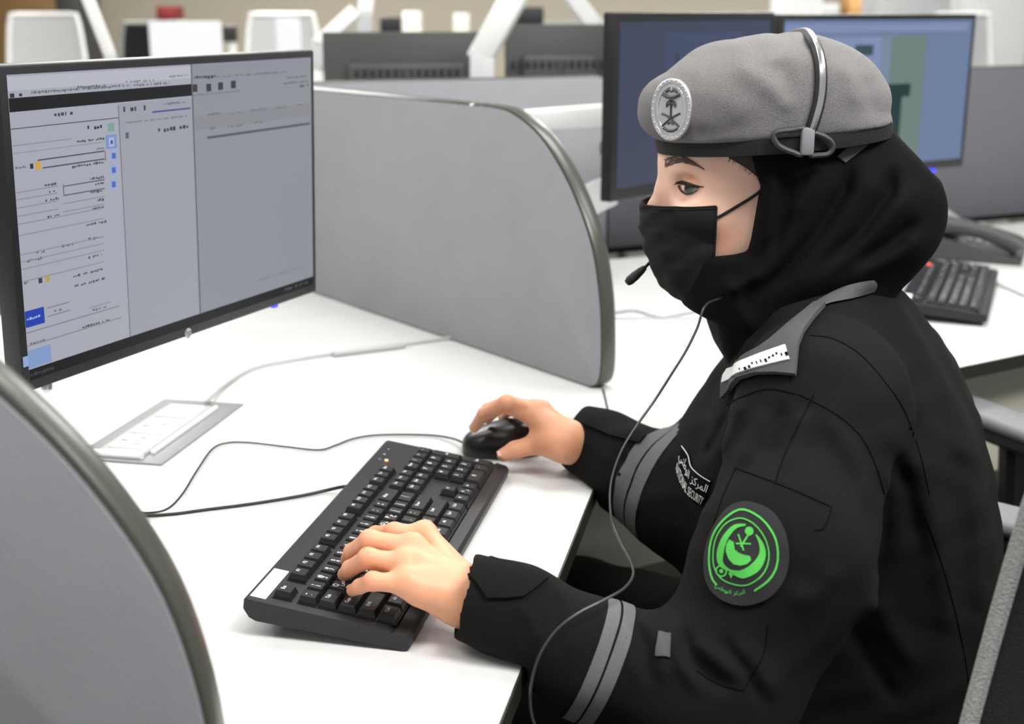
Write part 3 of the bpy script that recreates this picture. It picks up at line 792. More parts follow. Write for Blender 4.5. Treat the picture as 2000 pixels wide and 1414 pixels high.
# ---- materials
def skin_mat():
    m = mat('skin', 'f0c6b0', .46, spec=.35, sss=.18, bump=(700, .12, .0006), noise=(38, .06))
    nt = m.node_tree; b = nt.nodes['Principled BSDF']; tc = nt.nodes.new('ShaderNodeTexCoord'); N = nt.nodes.new; L = nt.links.new
    old = b.inputs['Base Color'].links[0].from_socket
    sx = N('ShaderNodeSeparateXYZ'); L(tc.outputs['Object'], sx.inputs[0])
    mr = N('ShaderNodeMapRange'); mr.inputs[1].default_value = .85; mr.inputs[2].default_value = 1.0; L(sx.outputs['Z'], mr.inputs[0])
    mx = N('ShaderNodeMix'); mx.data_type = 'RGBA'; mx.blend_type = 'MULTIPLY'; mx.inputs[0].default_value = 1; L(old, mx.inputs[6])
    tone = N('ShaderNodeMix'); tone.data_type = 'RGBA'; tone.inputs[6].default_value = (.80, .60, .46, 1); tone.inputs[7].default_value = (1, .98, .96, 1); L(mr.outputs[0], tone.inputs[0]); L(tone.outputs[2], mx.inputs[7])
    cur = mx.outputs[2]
    for c_, r_, col in [(HL(-.052, .062, -.055), .034, (1, .72, .66, 1)), (HL(-.026, .047, .006), .014, (1, .66, .60, 1)), (HL(-.008, .02, -.010), .014, (1, .86, .80, 1)), (LH['index'][1], .02, (1, .8, .75, 1)), (LH['pinky'][1], .016, (1, .8, .75, 1)), (LH['ring'][1], .016, (1, .82, .77, 1)), (LH['pinky'][3], .014, (1, .76, .7, 1))]:
        vd = N('ShaderNodeVectorMath'); vd.operation = 'DISTANCE'; L(tc.outputs['Object'], vd.inputs[0]); vd.inputs[1].default_value = tuple(np.asarray(c_) - np.array([.40, 1.27, 0]))
        r2 = N('ShaderNodeMapRange'); r2.interpolation_type = 'SMOOTHSTEP'; r2.inputs[1].default_value = r_; r2.inputs[2].default_value = 0; r2.inputs[3].default_value = 0; r2.inputs[4].default_value = .75; L(vd.outputs['Value'], r2.inputs[0])
        m2 = N('ShaderNodeMix'); m2.data_type = 'RGBA'; m2.blend_type = 'MULTIPLY'; L(r2.outputs[0], m2.inputs[0]); L(cur, m2.inputs[6]); m2.inputs[7].default_value = col; cur = m2.outputs[2]
    L(cur, b.inputs['Base Color'])
    return m
M_cloth = mat('black_uniform_cloth', '121211', .92, spec=.15, bump=(1300, .5, .0012), noise=(9, .16))
M_seam = mat('black_stitching', '060606', .9, spec=.1)
M_hijab = mat('black_scarf_cloth', '070709', .9, spec=.15, bump=(1600, .3, .0006))
M_mask = mat('black_mask_fabric', '1b1b1d', .85, spec=.25, bump=(1500, .4, .0008))
M_felt = mat('grey_felt', '7f7d7d', .98, spec=.1, bump=(1300, .9, .0025), noise=(650, .42), sheen=.25)
M_band = mat('black_leather_band', '1a1a1a', .6, spec=.3, bump=(600, .3, .001))
M_greycloth = mat('dark_grey_cloth', '4e4e50', .9, spec=.2, bump=(1300, .5, .001), noise=(600, .12))
M_collar = mat('grey_collar_cloth', '525253', .95, spec=.15, bump=(900, .6, .0012), noise=(500, .12))
M_stripe = mat('grey_reflective_stripe', '606060', .8, spec=.3, bump=(1300, .5, .001), noise=(700, .15))
M_thread = mat('white_thread', 'e4e4e4', .8)
M_green = mat('green_embroidery', '4fbf4c', .75, bump=(1500, .6, .001), noise=(900, .2))
M_patch = mat('dark_patch_cloth', '222124', .9, bump=(1200, .5, .001))
M_hair = mat('dark_hair', '2a1f1b', .6)
M_brow = mat('eyebrow_hair', '6e5c52', .7)
M_eye = mat('eye_white', 'a89f98', .2, spec=.5)
M_iris = mat('grey_green_iris', '3c403a', .15, spec=.6)
M_pupil = mat('dark_pupil', '0a0a0a', .1, spec=.6)
M_nail = mat('fingernail', 'e2b29c', .28, spec=.5)
M_silver = mat('silver_badge_metal', 'd2d2d4', .34, metal=.65)
M_chrome = mat('polished_steel_band', 'b9b9bb', .25, metal=.9)
M_silver_dark = mat('dark_silver_relief', '454548', .45, metal=.5)

# ---- head frame: x forward is -X in the room, near side is -Y
YH = 1.36
def HP(x, y, b=0.):                       # photo position on the plane b nearer than the middle of the head
    d = ray(x, y); return CAMP + d * ((YH - b) / d[1])
NAS = HP(1294, 348)
def HL(a, b, u): return NAS + np.array([-a, -b, u])
EYE = HL(-.030, .0365, -.0085); ER = .0150
def f_head(P):
    f = ellip(P, HL(-.093, 0, .035), (.098, .074, .105))
    f = smin(f, ellip(P, HL(-.058, 0, -.050), (.060, .056, .076)), .03)
    f = smin(f, cone(P, HL(-.11, 0, -.06), HL(-.125, 0, -.16), .055, .052), .03)          # neck
    for s_ in (1, -1):
        f = smin(f, ellip(P, HL(-.036, s_ * .044, -.032), (.024, .019, .017)), .022)      # cheekbone
        f = smin(f, cone(P, HL(-.011, s_ * .008, .0165), HL(-.022, s_ * .037, .015), .0095, .009), .014)   # brow
        f = smax(f, -ellip(P, HL(-.0185, s_ * .043, -.005), (.015, .0115, .0125)), .012)   # eye hollow
        e = HL(-.030, s_ * .0365, -.0085)
        f = smin(f, ball(P, e, ER), .006)
        f = smin(f, chain(P, [e + [-.0125, -.0050 * s_, .0050], e + [-.004, -.0128 * s_, .0068], e + [.010, -.0085 * s_, .0040]], [.0022, .0026, .0020]), .004)   # upper lid
        f = smin(f, chain(P, [e + [-.0120, -.0050 * s_, -.006], e + [-.001, -.0125 * s_, -.0078], e + [.010, -.0085 * s_, -.002]], [.0018, .0020, .0016]), .005)   # lower lid
        f = smin(f, ellip(P, HL(-.112, s_ * .071, -.02), (.015, .007, .028)), .006)        # ear
    n = chain(P, [HL(-.0085, 0, .004), HL(-.002, 0, -.012), HL(.006, 0, -.030), HL(.0115, 0, -.044)], [.0085, .0078, .0082, .0098], .006)
    n = smin(n, cone(P, HL(.004, .010, -.046), HL(.004, -.010, -.046), .008, .008), .008)
    f = smin(f, n, .011)
    f = smin(f, ellip(P, HL(-.004, 0, -.076), (.012, .022, .012)), .014)                  # lips
    f = smin(f, ball(P, HL(-.014, 0, -.108), .014), .02)                                  # chin
    return f
HC = HL(-.08, 0, -.02)

# ---- hands
def at_z(x, y, z): return onz(x, y, z)
L_WR = at_z(903, 1160, .782)
LH = dict(
    index=[at_z(829, 1046, .812), at_z(770, 1041, .816), at_z(733, 1043, .802), at_z(712, 1062, .786)],
    middle=[at_z(806, 1071, .817), at_z(722, 1056, .824), at_z(688, 1078, .805), at_z(678, 1094, .788)],
    ring=[at_z(792, 1103, .813), at_z(719, 1091, .818), at_z(684, 1110, .799), at_z(672, 1122, .786)],
    pinky=[at_z(795, 1139, .803), at_z(728, 1136, .806), at_z(703, 1145, .794), at_z(688, 1153, .785)])
LHR = dict(index=[.0105, .0090, .0078, .0066], middle=[.0110, .0093, .0080, .0068], ring=[.0105, .0089, .0076, .0065], pinky=[.0098, .0078, .0068, .0058])
LTH = [at_z(868, 1110, .788), at_z(820, 1062, .785), at_z(775, 1050, .782), at_z(745, 1050, .779)]
def f_handL(P):
    w0 = L_WR; palm = None
    for k, (nm, J) in enumerate(LH.items()):
        d = nrm(J[0] - w0); side = np.cross(d, [0, 0, 1.]); o = w0 + side * (.012 - .008 * k) * -1 * (-1)
        g = cone(P, o, J[0], .0150, LHR[nm][0] + .0012); palm = g if palm is None else smin(palm, g, .014)
    palm = smin(palm, cone(P, w0 + [0, 0, -.006], (LH['middle'][0] + LH['ring'][0]) / 2 + [0, 0, -.010], .016, .014), .016)
    palm = smin(palm, cone(P, w0 + [.0, -.008, -.006], LH['pinky'][0] + [.012, .0, -.008], .015, .012), .016)
    arm = cone(P, w0 + nrm(w0 - LH['middle'][0]) * .0, WLB, .0215, .027)
    palm = smin(palm, arm, .02)
    fg = np.full(len(P), 1.)
    for nm, J in LH.items(): fg = np.minimum(fg, chain(P, J, LHR[nm], .003))
    fg = np.minimum(fg, chain(P, LTH, [.013, .0115, .0095, .0075], .004))
    f = smin(palm, fg, .007)
    for nm in ('index', 'middle', 'ring', 'pinky'):
        J = LH[nm]; f = smin(f, ball(P, J[0] + [0, 0, .0035], LHR[nm][0] * .86), .008)      # knuckles
        f = smin(f, ball(P, J[1] + [0, 0, .0012], LHR[nm][1] * .99), .004)
        d = nrm(J[0] - w0); f = smin(f, cone(P, w0 + d * .02 + [0, 0, .0155], J[0] + [0, 0, .008], .002, .003), .009)   # tendons
    return f
R_WR = at_z(1105, 864, .785)
RH = dict(
    index=[at_z(1040, 812, .812), at_z(984, 792, .828), at_z(945, 808, .812), at_z(926, 836, .786)],
    middle=[at_z(1045, 804, .815), at_z(990, 787, .832), at_z(953, 800, .816), at_z(934, 826, .790)],
    ring=[at_z(1052, 800, .810), at_z(1000, 789, .820), at_z(970, 800, .803), at_z(952, 818, .785)],
    pinky=[at_z(1060, 800, .802), at_z(1020, 793, .805), at_z(995, 803, .790), at_z(980, 814, .775)])
RTH = [at_z(1090, 868, .787), at_z(1046, 868, .780), at_z(1006, 879, .773), at_z(984, 888, .768)]
def f_handR(P):
    w0 = R_WR; palm = None
    for k, (nm, J) in enumerate(RH.items()):
        g = cone(P, w0 + [0, .006 * k - .008, .003], J[0], .015, LHR[nm][0] + .001); palm = g if palm is None else smin(palm, g, .014)
    palm = smin(palm, cone(P, w0, RTH[1] + [.012, .012, .006], .017, .013), .016)
    palm = smin(palm, cone(P, w0, WRB, .0215, .026), .02)
    fg = np.full(len(P), 1.)
    for nm, J in RH.items(): fg = np.minimum(fg, chain(P, J, LHR[nm], .003))
    f = smin(palm, fg, .007)
    f = smin(f, chain(P, RTH, [.0145, .0125, .0108, .0085], .004), .012)
    for nm in ('index', 'middle'):
        f = smin(f, ball(P, RH[nm][0] + [0, 0, .003], LHR[nm][0] * .9), .008)
        f = smin(f, ball(P, RH[nm][1] + [0, 0, .001], LHR[nm][1] * .99), .004)
    return f

# ---- limbs and trunk
L_SH, L_EL = atd(1606, 800, 1.205), atd(1392, 1372, 1.125)
L_MID = atd(1540, 1080, 1.135)
WLB = atd(1000, 1195, 1.135)
R_EL = atd(1345, 985, 1.50); WRB = atd(1185, 880, 1.572)
BF, BL = np.array([-math.cos(math.radians(24)), math.sin(math.radians(24)), 0]), np.array([-math.sin(math.radians(24)), -math.cos(math.radians(24)), 0])
YT = 1.37
def TP(x, y):
    d = ray(x, y); return CAMP + d * (YT / d[1])
secs = []
for (y, xf, xb, rl) in [(560, 1600, 1752, .060), (590, 1520, 1778, .085), (625, 1470, 1806, .125), (665, 1440, 1836, .155), (715, 1420, 1868, .178), (800, 1396, 1908, .188), (900, 1345, 1934, .185), (1000, 1326, 1950, .178), (1100, 1330, 1960, .172), (1250, 1352, 1966, .172), (1420, 1375, 1968, .18), (1490, 1400, 1968, .19)]:
    a, b_ = TP(xf, y), TP(xb, y); c = (a + b_) / 2; secs.append((c[2], c[0], c[1], abs(b_[0] - a[0]) / 2 * .955, rl))
secs = np.array(secs)[::-1]
R_SH = np.array([np.interp(.955, secs[:, 0], secs[:, 1]) + .025, YT + .145, .935])
def f_trunk(P, grow=0.):
    z = np.clip(P[:, 2], secs[0, 0], secs[-1, 0])
    cx, cy, rf, rl = (np.interp(z, secs[:, 0], secs[:, i]) for i in (1, 2, 3, 4))
    q = np.stack([P[:, 0] - cx, P[:, 1] - cy], 1); a = q @ BF[:2]; b = q @ BL[:2]
    rf, rl = rf + grow, rl + grow
    k = (np.abs(a / rf) ** 2.3 + np.abs(b / rl) ** 2.3) ** (1 / 2.3)
    f = (k - 1) * np.minimum(rf, rl) * .9
    return smax(f, np.maximum(secs[0, 0] + .02 - P[:, 2], P[:, 2] - secs[-1, 0]) , .03)
def f_body(P):
    f = cull(P, f_head, HC, .17)
    f = np.minimum(f, cull(P, f_handL, (L_WR + LH['middle'][1]) / 2, .15))
    f = np.minimum(f, cull(P, f_handR, (R_WR + RH['middle'][1]) / 2, .15))
    core = chain(P, [HL(-.125, 0, -.15), TP(1660, 700), TP(1660, 1000), TP(1670, 1400)], [.05, .07, .085, .09], .03)
    core = smin(core, chain(P, [TP(1650, 720), L_SH, L_MID, L_EL, WLB], [.05, .045, .04, .033, .0255], .01), .03)
    core = smin(core, chain(P, [TP(1650, 720), R_SH, R_EL, WRB], [.05, .045, .033, .0255], .01), .03)
    f = smin(f, core, .012)
    return smax(f, -np.maximum(P[:, 2] - .7425, poly2(P[:, :2], DESK)), .002)

def px2(x, y): return np.array([x, y])
def to_px(P):
    q = P - CAMP; d = q @ AXF
    return np.stack([1000 + FPX * (q @ AXR) / d, 707 - FPX * (q @ AXU) / d], 1)
# folds of the jacket, drawn as ridges (positive) and creases (negative): polyline, width px, height
FOLDS = [
    ([(1320, 1215), (1345, 1270), (1400, 1330), (1440, 1350)], 16, -.006), ([(1300, 1190), (1330, 1300), (1380, 1372)], 14, .005),
    ([(1345, 1245), (1400, 1290), (1470, 1340)], 18, .006), ([(1420, 1250), (1480, 1300), (1530, 1380)], 22, .005), ([(1400, 1240), (1450, 1300), (1500, 1390)], 14, -.005),
    ([(1570, 790), (1560, 850), (1530, 930)], 16, .004), ([(1500, 790), (1470, 850), (1440, 920)], 18, .005), ([(1535, 780), (1510, 850), (1490, 900)], 13, -.004),
    ([(1450, 770), (1430, 830), (1395, 900)], 14, .005), ([(1425, 800), (1400, 860), (1370, 900)], 10, -.005),
    ([(1600, 800), (1650, 860), (1690, 930), (1700, 1010)], 20, .005), ([(1700, 900), (1730, 980), (1722, 1080), (1690, 1160)], 18, -.005),
    ([(1760, 830), (1810, 960), (1840, 1120), (1860, 1300)], 26, .006), ([(1730, 860), (1770, 960), (1800, 1100)], 20, -.005),
    ([(1850, 760), (1895, 900), (1915, 1080), (1925, 1300)], 22, .004), ([(1700, 1150), (1740, 1230), (1800, 1330)], 26, .007), ([(1660, 1200), (1700, 1290), (1760, 1390)], 18, -.006),
    ([(1200, 1180), (1230, 1260), (1240, 1340)], 14, .004), ([(1255, 1190), (1290, 1260), (1300, 1350)], 14, .005), ([(1225, 1190), (1260, 1270), (1270, 1350)], 10, -.004),
    ([(1000, 1170), (1040, 1210), (1050, 1270)], 12, .003), ([(1085, 1150), (1090, 1210), (1080, 1290)], 12, -.003),
    ([(1180, 880), (1200, 910), (1210, 950)], 9, .004), ([(1205, 880), (1230, 920), (1240, 970)], 8, -.003), ([(1530, 1180), (1600, 1160), (1650, 1100)], 22, .004)]
def folds(P, f, F):
    m = np.abs(f) < .03
    if m.any():
        Q = to_px(P[m]); d = np.zeros(m.sum())
        lo, hi = Q.min(0) - 60, Q.max(0) + 60
        for line, w, h in F:
            L = np.array(line, float)
            if (L.max(0) < lo).any() or (L.min(0) > hi).any(): continue
            ds, tp = segd(Q, L); d += h * np.exp(-(ds / w) ** 2) * tp * tp * (3 - 2 * tp)
        f = f.copy(); f[m] -= d
    return f
CUFF_L = atd(906, 1166, 1.137); CUFF_LD = nrm(WLB - CUFF_L)
CUFF_R = atd(1122, 852, 1.592); CUFF_RD = nrm(WRB - CUFF_R)
FL2 = atd(1150, 1285, 1.128)
DESK = np.array([(-.062, .66), CORNER, (1.9, 2.70), (1.9, 3.66), (-.42, 2.59), (-1.5, 2.06), (-1.5, .66)])
def f_jacket(P):
    tr = f_trunk(P)
    a1 = chain(P, [L_SH, L_MID, L_EL], [.074, .075, .066], .03)
    a2 = chain(P, [L_EL, FL2, CUFF_L + CUFF_LD * .05, CUFF_L - CUFF_LD * .004], [.062, .051, .0405, .0375], .02)
    a2 = smax(a2, (CUFF_L - P) @ CUFF_LD, .004)
    a2 = smax(a2, -cone(P, CUFF_L - CUFF_LD * .03, CUFF_L + CUFF_LD * .035, .0335, .030), .003)
    a = smin(a1, a2, .035)
    b1 = chain(P, [R_SH, R_EL], [.075, .064], .03)
    b2 = chain(P, [R_EL, (R_EL + CUFF_R) / 2, CUFF_R + CUFF_RD * .04, CUFF_R - CUFF_RD * .004], [.06, .052, .044, .039], .02)
    b2 = smax(b2, (CUFF_R - P) @ CUFF_RD, .004)
    b2 = smax(b2, -cone(P, CUFF_R - CUFF_RD * .03, CUFF_R + CUFF_RD * .035, .034, .030), .003)
    f = smin(smin(tr, a, .03), smin(b1, b2, .03), .03)
    f = smin(f, chain(P, [TP(1600, 640), L_SH + [0, .0, .005]], [.07, .066], .03), .05)
    f = folds(P, f, FOLDS)
    f = smax(f, -np.maximum(P[:, 2] - .7415, poly2(P[:, :2], DESK) - .005), .004)
    return f + .0012 * (np.sin(P[:, 0] * 61 + 3 * np.sin(P[:, 2] * 37)) * np.sin(P[:, 2] * 53 + 2 * np.sin(P[:, 1] * 41)) + np.sin(P[:, 1] * 71 + P[:, 0] * 33))

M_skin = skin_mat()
person = thing('person', 'person in a black uniform, scarf, mask and grey beret typing at the desk', 'person', (.40, 1.27, 0))
W0 = np.array(person.location)
V, F = surface(f_body, np.minimum(HL(.06, .14, .17), [-.22, .95, .45]) - [0, 0, 0], [.62, 1.75, 1.32], .002)
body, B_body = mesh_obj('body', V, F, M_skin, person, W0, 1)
V, F = surface(f_jacket, [-.12, .90, .42], [.75, 1.82, 1.12], .003)
jacket, B_jack = mesh_obj('jacket', V, F, M_cloth, person, W0, 2)

# ---- trousers and shoes
def legs():
    J = []
    for s_ in (1, -1):
        hip = TP(1668, 1405) + BL * .09 * s_; kn = hip + BF * .40 + BL * .02 * s_ + [0, 0, .02]
        an = np.array([*(kn + BF * .03)[:2], .10]); J.append((hip, kn, an))
    return J
LEGS = legs()
def f_trousers(P):
    f = ellip(P, TP(1672, 1400), (.15, .18, .10))
    for hip, kn, an in LEGS: f = smin(f, chain(P, [hip, kn, an], [.088, .066, .052], .02), .03)
    return f + .002 * np.sin(P[:, 0] * 60 + 2 * np.sin(P[:, 2] * 40)) * np.sin(P[:, 1] * 55)
V, F = surface(f_trousers, [-.25, .85, .02], [.62, 1.85, .66], .008)
mesh_obj('trousers', V, F, M_cloth, person, W0, 1)
for hip, kn, an in LEGS:
    f = lambda P: smax(smin(chain(P, [an * [1, 1, 0] + [0, 0, .06], an * [1, 1, 0] + BF * .15 + [0, 0, .035]], [.048, .038], .02), cone(P, an, an * [1, 1, 0] + [0, 0, .05], .05, .05), .02), .002 - P[:, 2], .004)
    c = an * [1, 1, 0]
    V, F = surface(f, c - [.26, .26, .02], c + [.26, .26, .2], .008); mesh_obj('shoe', V, F, M_rubber, person, W0, 1)

# ---- head scarf
def PL(pts): return np.array([HP(*p)[[0, 2]] for p in pts])
HOOD = PL([(1484, 240), (1736, 236, .0), (1748, 262), (1765, 284), (1802, 327), (1827, 346), (1842, 385), (1846, 424), (1838, 468), (1817, 510), (1790, 541), (1760, 556), (1770, 640), (1700, 760), (1500, 770), (1432, 720), (1405, 684), (1392, 646), (1386, 610), (1330, 590), (1330, 500, .05), (1400, 506, .068), (1440, 503, .073), (1466, 497, .076), (1474, 470, .08), (1483, 420, .083), (1488, 385, .084), (1491, 368, .084), (1482, 345, .083), (1472, 318, .082), (1466, 296, .082), (1466, 240, .08)])
HF = [([(1640, 300), (1610, 360), (1560, 450), (1500, 530), (1440, 590)], 26, .005), ([(1700, 290), (1690, 360), (1640, 450), (1560, 540), (1480, 610)], 30, .007), ([(1665, 300), (1650, 370), (1600, 450), (1530, 535), (1450, 600)], 14, -.007),
      ([(1800, 345), (1760, 400), (1690, 470), (1600, 550), (1500, 640)], 26, .008), ([(1750, 320), (1735, 380), (1680, 455), (1590, 540)], 14, -.008), ([(1830, 440), (1770, 490), (1690, 530), (1600, 585)], 22, .006), ([(1800, 420), (1740, 475), (1660, 525)], 14, -.005),
      ([(1520, 300), (1510, 380), (1500, 450), (1485, 500)], 12, .004), ([(1545, 300), (1540, 380), (1525, 450), (1500, 520)], 12, -.004), ([(1420, 530), (1440, 600), (1470, 660)], 16, .004), ([(1500, 520), (1440, 560), (1395, 570)], 14, .005), ([(1600, 300), (1580, 370), (1540, 440)], 14, .004)]
def f_scarf(P):
    f = ellip(P, HP(1505, 350), (.112, .0875, .135))
    f = smin(f, ellip(P, HP(1690, 410), (.086, .076, .085)), .05)
    f = smin(f, ellip(P, HP(1540, 540), (.105, .080, .10)), .05)
    f = smin(f, ellip(P, HP(1520, 650), (.085, .082, .085)), .05)
    f = smin(f, ellip(P, HP(1430, 560), (.060, .068, .060)), .03)
    f = folds(P, f, [(a, b, c * 1.4) for a, b, c in HF])
    return smax(f, poly2(P[:, [0, 2]], HOOD), .010)
c = HP(1600, 450)
V, F = surface(f_scarf, c - [.24, .13, .24], c + [.20, .13, .20], .0028)
scarf, B_scarf = mesh_obj('head_scarf', V, F, M_hijab, person, W0, 1)

# ---- beret
BO = PL([(1285, 300), (1283, 283), (1274, 268), (1256, 250), (1247, 225), (1248, 196), (1256, 178), (1272, 160), (1302, 142), (1340, 112), (1372, 93), (1405, 80), (1440, 74), (1480, 66), (1522, 69), (1560, 64), (1612, 73), (1650, 88), (1690, 116), (1716, 152), (1725, 170), (1729, 192), (1727, 215), (1734, 232), (1735, 262), (1500, 330)])
BC = HP(1495, 205); bpol = BO - BC[[0, 2]]
bang = np.arctan2(bpol[:, 1], bpol[:, 0]); brad = np.linalg.norm(bpol, axis=1); o_ = np.argsort(bang); bang, brad = bang[o_], brad[o_]
bang = np.concatenate([bang - 2 * np.pi, bang, bang + 2 * np.pi]); brad = np.tile(brad, 3)
RF, RB, RN = HP(1285, 283), HP(1734, 247), HP(1490, 284, .1)
RC = (RF + RB) / 2; RA = (RB - RF) / 2
def ringpt(t, grow=0., dz=0.): return RC + RA * math.cos(t) * (1 + grow / np.linalg.norm(RA)) + np.array([0, -(.1 + grow), 0]) * math.sin(t) + np.array([0, 0, dz])
rn_ = nrm(np.cross(RA, [0, -1., 0])); rn_ = rn_ * np.sign(rn_[2])
BFLD = [([(1425, 110), (1470, 150), (1530, 190), (1560, 230)], 22, .0035), ([(1520, 110), (1535, 160), (1540, 210)], 18, -.003), ([(1350, 150), (1420, 190), (1480, 235)], 30, .003), ([(1640, 110), (1665, 160), (1670, 215)], 18, .003), ([(1690, 140), (1700, 190), (1705, 230)], 14, -.0025), ([(1440, 80), (1500, 95), (1540, 90)], 16, -.002), ([(1300, 235), (1340, 258), (1400, 262)], 14, -.003), ([(1275, 180), (1330, 160), (1390, 150)], 24, .002)]
def f_beret(P):
    q = P[:, [0, 2]] - BC[[0, 2]]; r = np.linalg.norm(q, axis=1); R = np.interp(np.arctan2(q[:, 1], q[:, 0]), bang, brad)
    b = (P[:, 1] - YH) / (.1025 - .012 * np.clip((q[:, 0] < -.08) * (-.08 - q[:, 0]) / .06, 0, 1))
    k = ((r / R) ** 2.4 + np.abs(b) ** 2.4) ** (1 / 2.4)
    f = (k - 1) * np.minimum(R, .1025) * .9
    f = folds(P, f, BFLD)
    f = f + .0012 * np.sin(P[:, 0] * 58 + 2 * np.sin(P[:, 2] * 40)) * np.sin(P[:, 1] * 47 + P[:, 2] * 30)
    return smax(f, -((P - RC) @ rn_) + .0062, .004)
V, F = surface(f_beret, BC - [.15, .12, .09], BC + [.15, .12, .10], .0028)
beret, B_beret = mesh_obj('beret', V, F, M_felt, person, W0, 2); beret['label'] = 'grey felt beret'
T = np.linspace(0, 2 * np.pi, 97)[:-1]
m = MB(); pr_ = [(.0008, -.0078), (.0022, -.007), (.0026, 0), (.0022, .007), (.0008, .0078), (-.0045, .0076), (-.0045, -.0076)]
m.grid([[ringpt(t, g) + rn_ * h for g, h in pr_] for t in np.append(T, 0)], closed=True)
m.build('beret_band', M_band, beret, world=W0)['label'] = 'black leather band of the beret'
patch(B_scarf, [(1634, 305), (1649, 318), (1680, 296), (1712, 268), (1688, 262)], .001, .0015, 'band_tail', M_greycloth, beret, W0)['label'] = 'dark grey loose end of the beret band'
# badge: oval plate with crown, palm and crossed swords in relief
bq, bn = hit(B_beret, 1314, 214, 0, True); bn = nrm(bn * [1, 1, .3] + [0, -.35, 0]); bz = nrm(np.array([0, 0, 1]) - bn * bn[2]); bx = np.cross(bz, bn)
bq = bq + bn * .002
def bp(x, y, h): return bq + bx * (x / 1000) + bz * (y / 1000) + bn * (h / 1000)
if (bx @ AXR) < 0: bx = -bx
bm_ = MB()
def oval(rx, ry, h, n=40, cy=0): return [bp(rx * math.cos(2 * math.pi * k / n), cy + ry * math.sin(2 * math.pi * k / n), h) for k in range(n)]
rings = [oval(22, 30, -4), oval(22.5, 30.5, 1), oval(21.5, 29.5, 2.6), oval(18.5, 26.5, 2.6), oval(17.8, 25.8, 1.4), oval(17.0, 25.0, 1.4), oval(16.2, 24.2, 2.4), oval(14.4, 22.2, 2.4), oval(13.8, 21.6, 1.6), oval(.1, .1, 1.9)]
bm_.grid(rings, closed=True, mi=0)
def bt(pts, r, mi): bm_.tube([bp(x, y, 2.3) for x, y in pts], r * 1.15 / 1000, 6, mi)
for k in range(26):                                           # beaded rim
    a = 2 * math.pi * k / 26; bm_.sphere(bp(20 * math.cos(a), 28 * math.sin(a), 2.6), .0011, seg=6, rings=4, mi=0)
bt([(0, 6), (0, -4), (.3, -9)], .9, 1)                        # palm trunk
for a in range(9):
    t_ = math.radians(-20 + a * 27.5); bt([(0, 6), (3.4 * math.cos(t_), 6 + 3.8 * math.sin(t_)), (5.6 * math.cos(t_), 4.4 + 5 * math.sin(t_))], .8, 1)
bt([(-10, -4), (-4, -6), (2, -10), (9, -16)], .9, 1); bt([(10, -3), (4, -6), (-2, -10), (-9, -16)], .9, 1)     # swords
bt([(-9, 15), (-4, 12.5), (0, 12), (4, 12.5), (9, 15)], 1.6, 1); bt([(-6, 17), (-3, 19.5), (0, 18), (3, 19.5), (6, 17)], 1.1, 1); bt([(0, 18), (0, 24)], 1.0, 0)   # crown
bt([(-8, -18), (-3, -20.5), (3, -20.5), (8, -18)], 1.2, 1); bt([(-3, -14), (0, -12), (3, -14)], .9, 1)
bm_.build('cap_badge', [M_silver, M_silver_dark], beret, world=W0)['label'] = 'oval silver badge with palm and crossed swords'

# ---- face details
def eyeart(name, poly, off, M):
    P = np.asarray(poly, float); c = P.mean(0); V = [c] + [c + (p - c) * .5 for p in P] + list(P); n = len(P)
    F = [(0, 1 + i, 1 + (i + 1) % n) for i in range(n)] + [(1 + i, 1 + n + i, 1 + n + (i + 1) % n, 1 + (i + 1) % n) for i in range(n)]
    return art(B_body, V, F, off, name, M, person, W0)
eyeart('eye', cr([(1328, 363), (1334, 359), (1343, 361), (1354, 363.5), (1368, 366), (1361, 371), (1352, 376), (1342, 378), (1333, 373)], 4, True), .0003, M_eye)
ic = [(1346 + 9 * math.cos(t), max(361.3, 368.5 + 9 * math.sin(t))) for t in np.linspace(0, 2 * math.pi, 28)[:-1]]
eyeart('iris', ic, .0006, M_iris)
eyeart('pupil', [(1344.5 + 4 * math.cos(t), 367.5 + 4 * math.sin(t)) for t in np.linspace(0, 2 * math.pi, 18)[:-1]], .0009, M_pupil)
parts_ = [ribbon(cr([(1320, 357), (1328, 356), (1337, 358.5), (1348, 361.5), (1360, 364), (1376, 365)], 5), np.interp(np.linspace(0, 1, 26), [0, .3, .7, 1], [3.5, 8.5, 6.2, 1.6])),
          ribbon(cr([(1326, 362), (1331, 371), (1341, 378.5), (1352, 377.5), (1363, 370.5)], 5), np.interp(np.linspace(0, 1, 21), [0, .4, 1], [5, 3.2, 1.6]))]
V_, F_ = join2(parts_); art(B_body, V_, F_, .0011, 'eyeliner', M_hair, person, W0)
m = MB()
for k in range(26):
    t = k / 25; x = 1322 + t * 44; y = np.interp(x, [1320, 1328, 1337, 1348, 1360, 1376], [357, 356, 358.5, 361.5, 364, 365])
    q, n = hit(B_body, x, y, .0008, True); dirn = nrm(n * .55 + np.array([-.62 + .55 * t, 0, -.22]))
    L = .0062 - .002 * abs(t - .3); m.tube(cr([q, q + dirn * L * .55 + [0, 0, -.0006], q + dirn * L + [0, 0, .0006]], 3), np.linspace(.0003, .00008, 7), 5)
for k in range(14):
    t = k / 13; x = 1330 + t * 30; y = np.interp(x, [1326, 1331, 1341, 1352, 1363], [362, 371, 378.5, 377.5, 370.5])
    q, n = hit(B_body, x, y, .0006, True); dirn = nrm(n * .6 + np.array([-.3 + .3 * t, 0, -.6])); m.tube([q, q + dirn * .0026], [.00022, .00008], 5)
m.build('eyelashes', M_hair, person, world=W0)
eb = cr([(1300, 327), (1299, 318), (1304, 309), (1326, 304), (1343, 309), (1358, 318), (1371, 328), (1356, 323), (1341, 318), (1325, 318), (1312, 322)], 3, True)
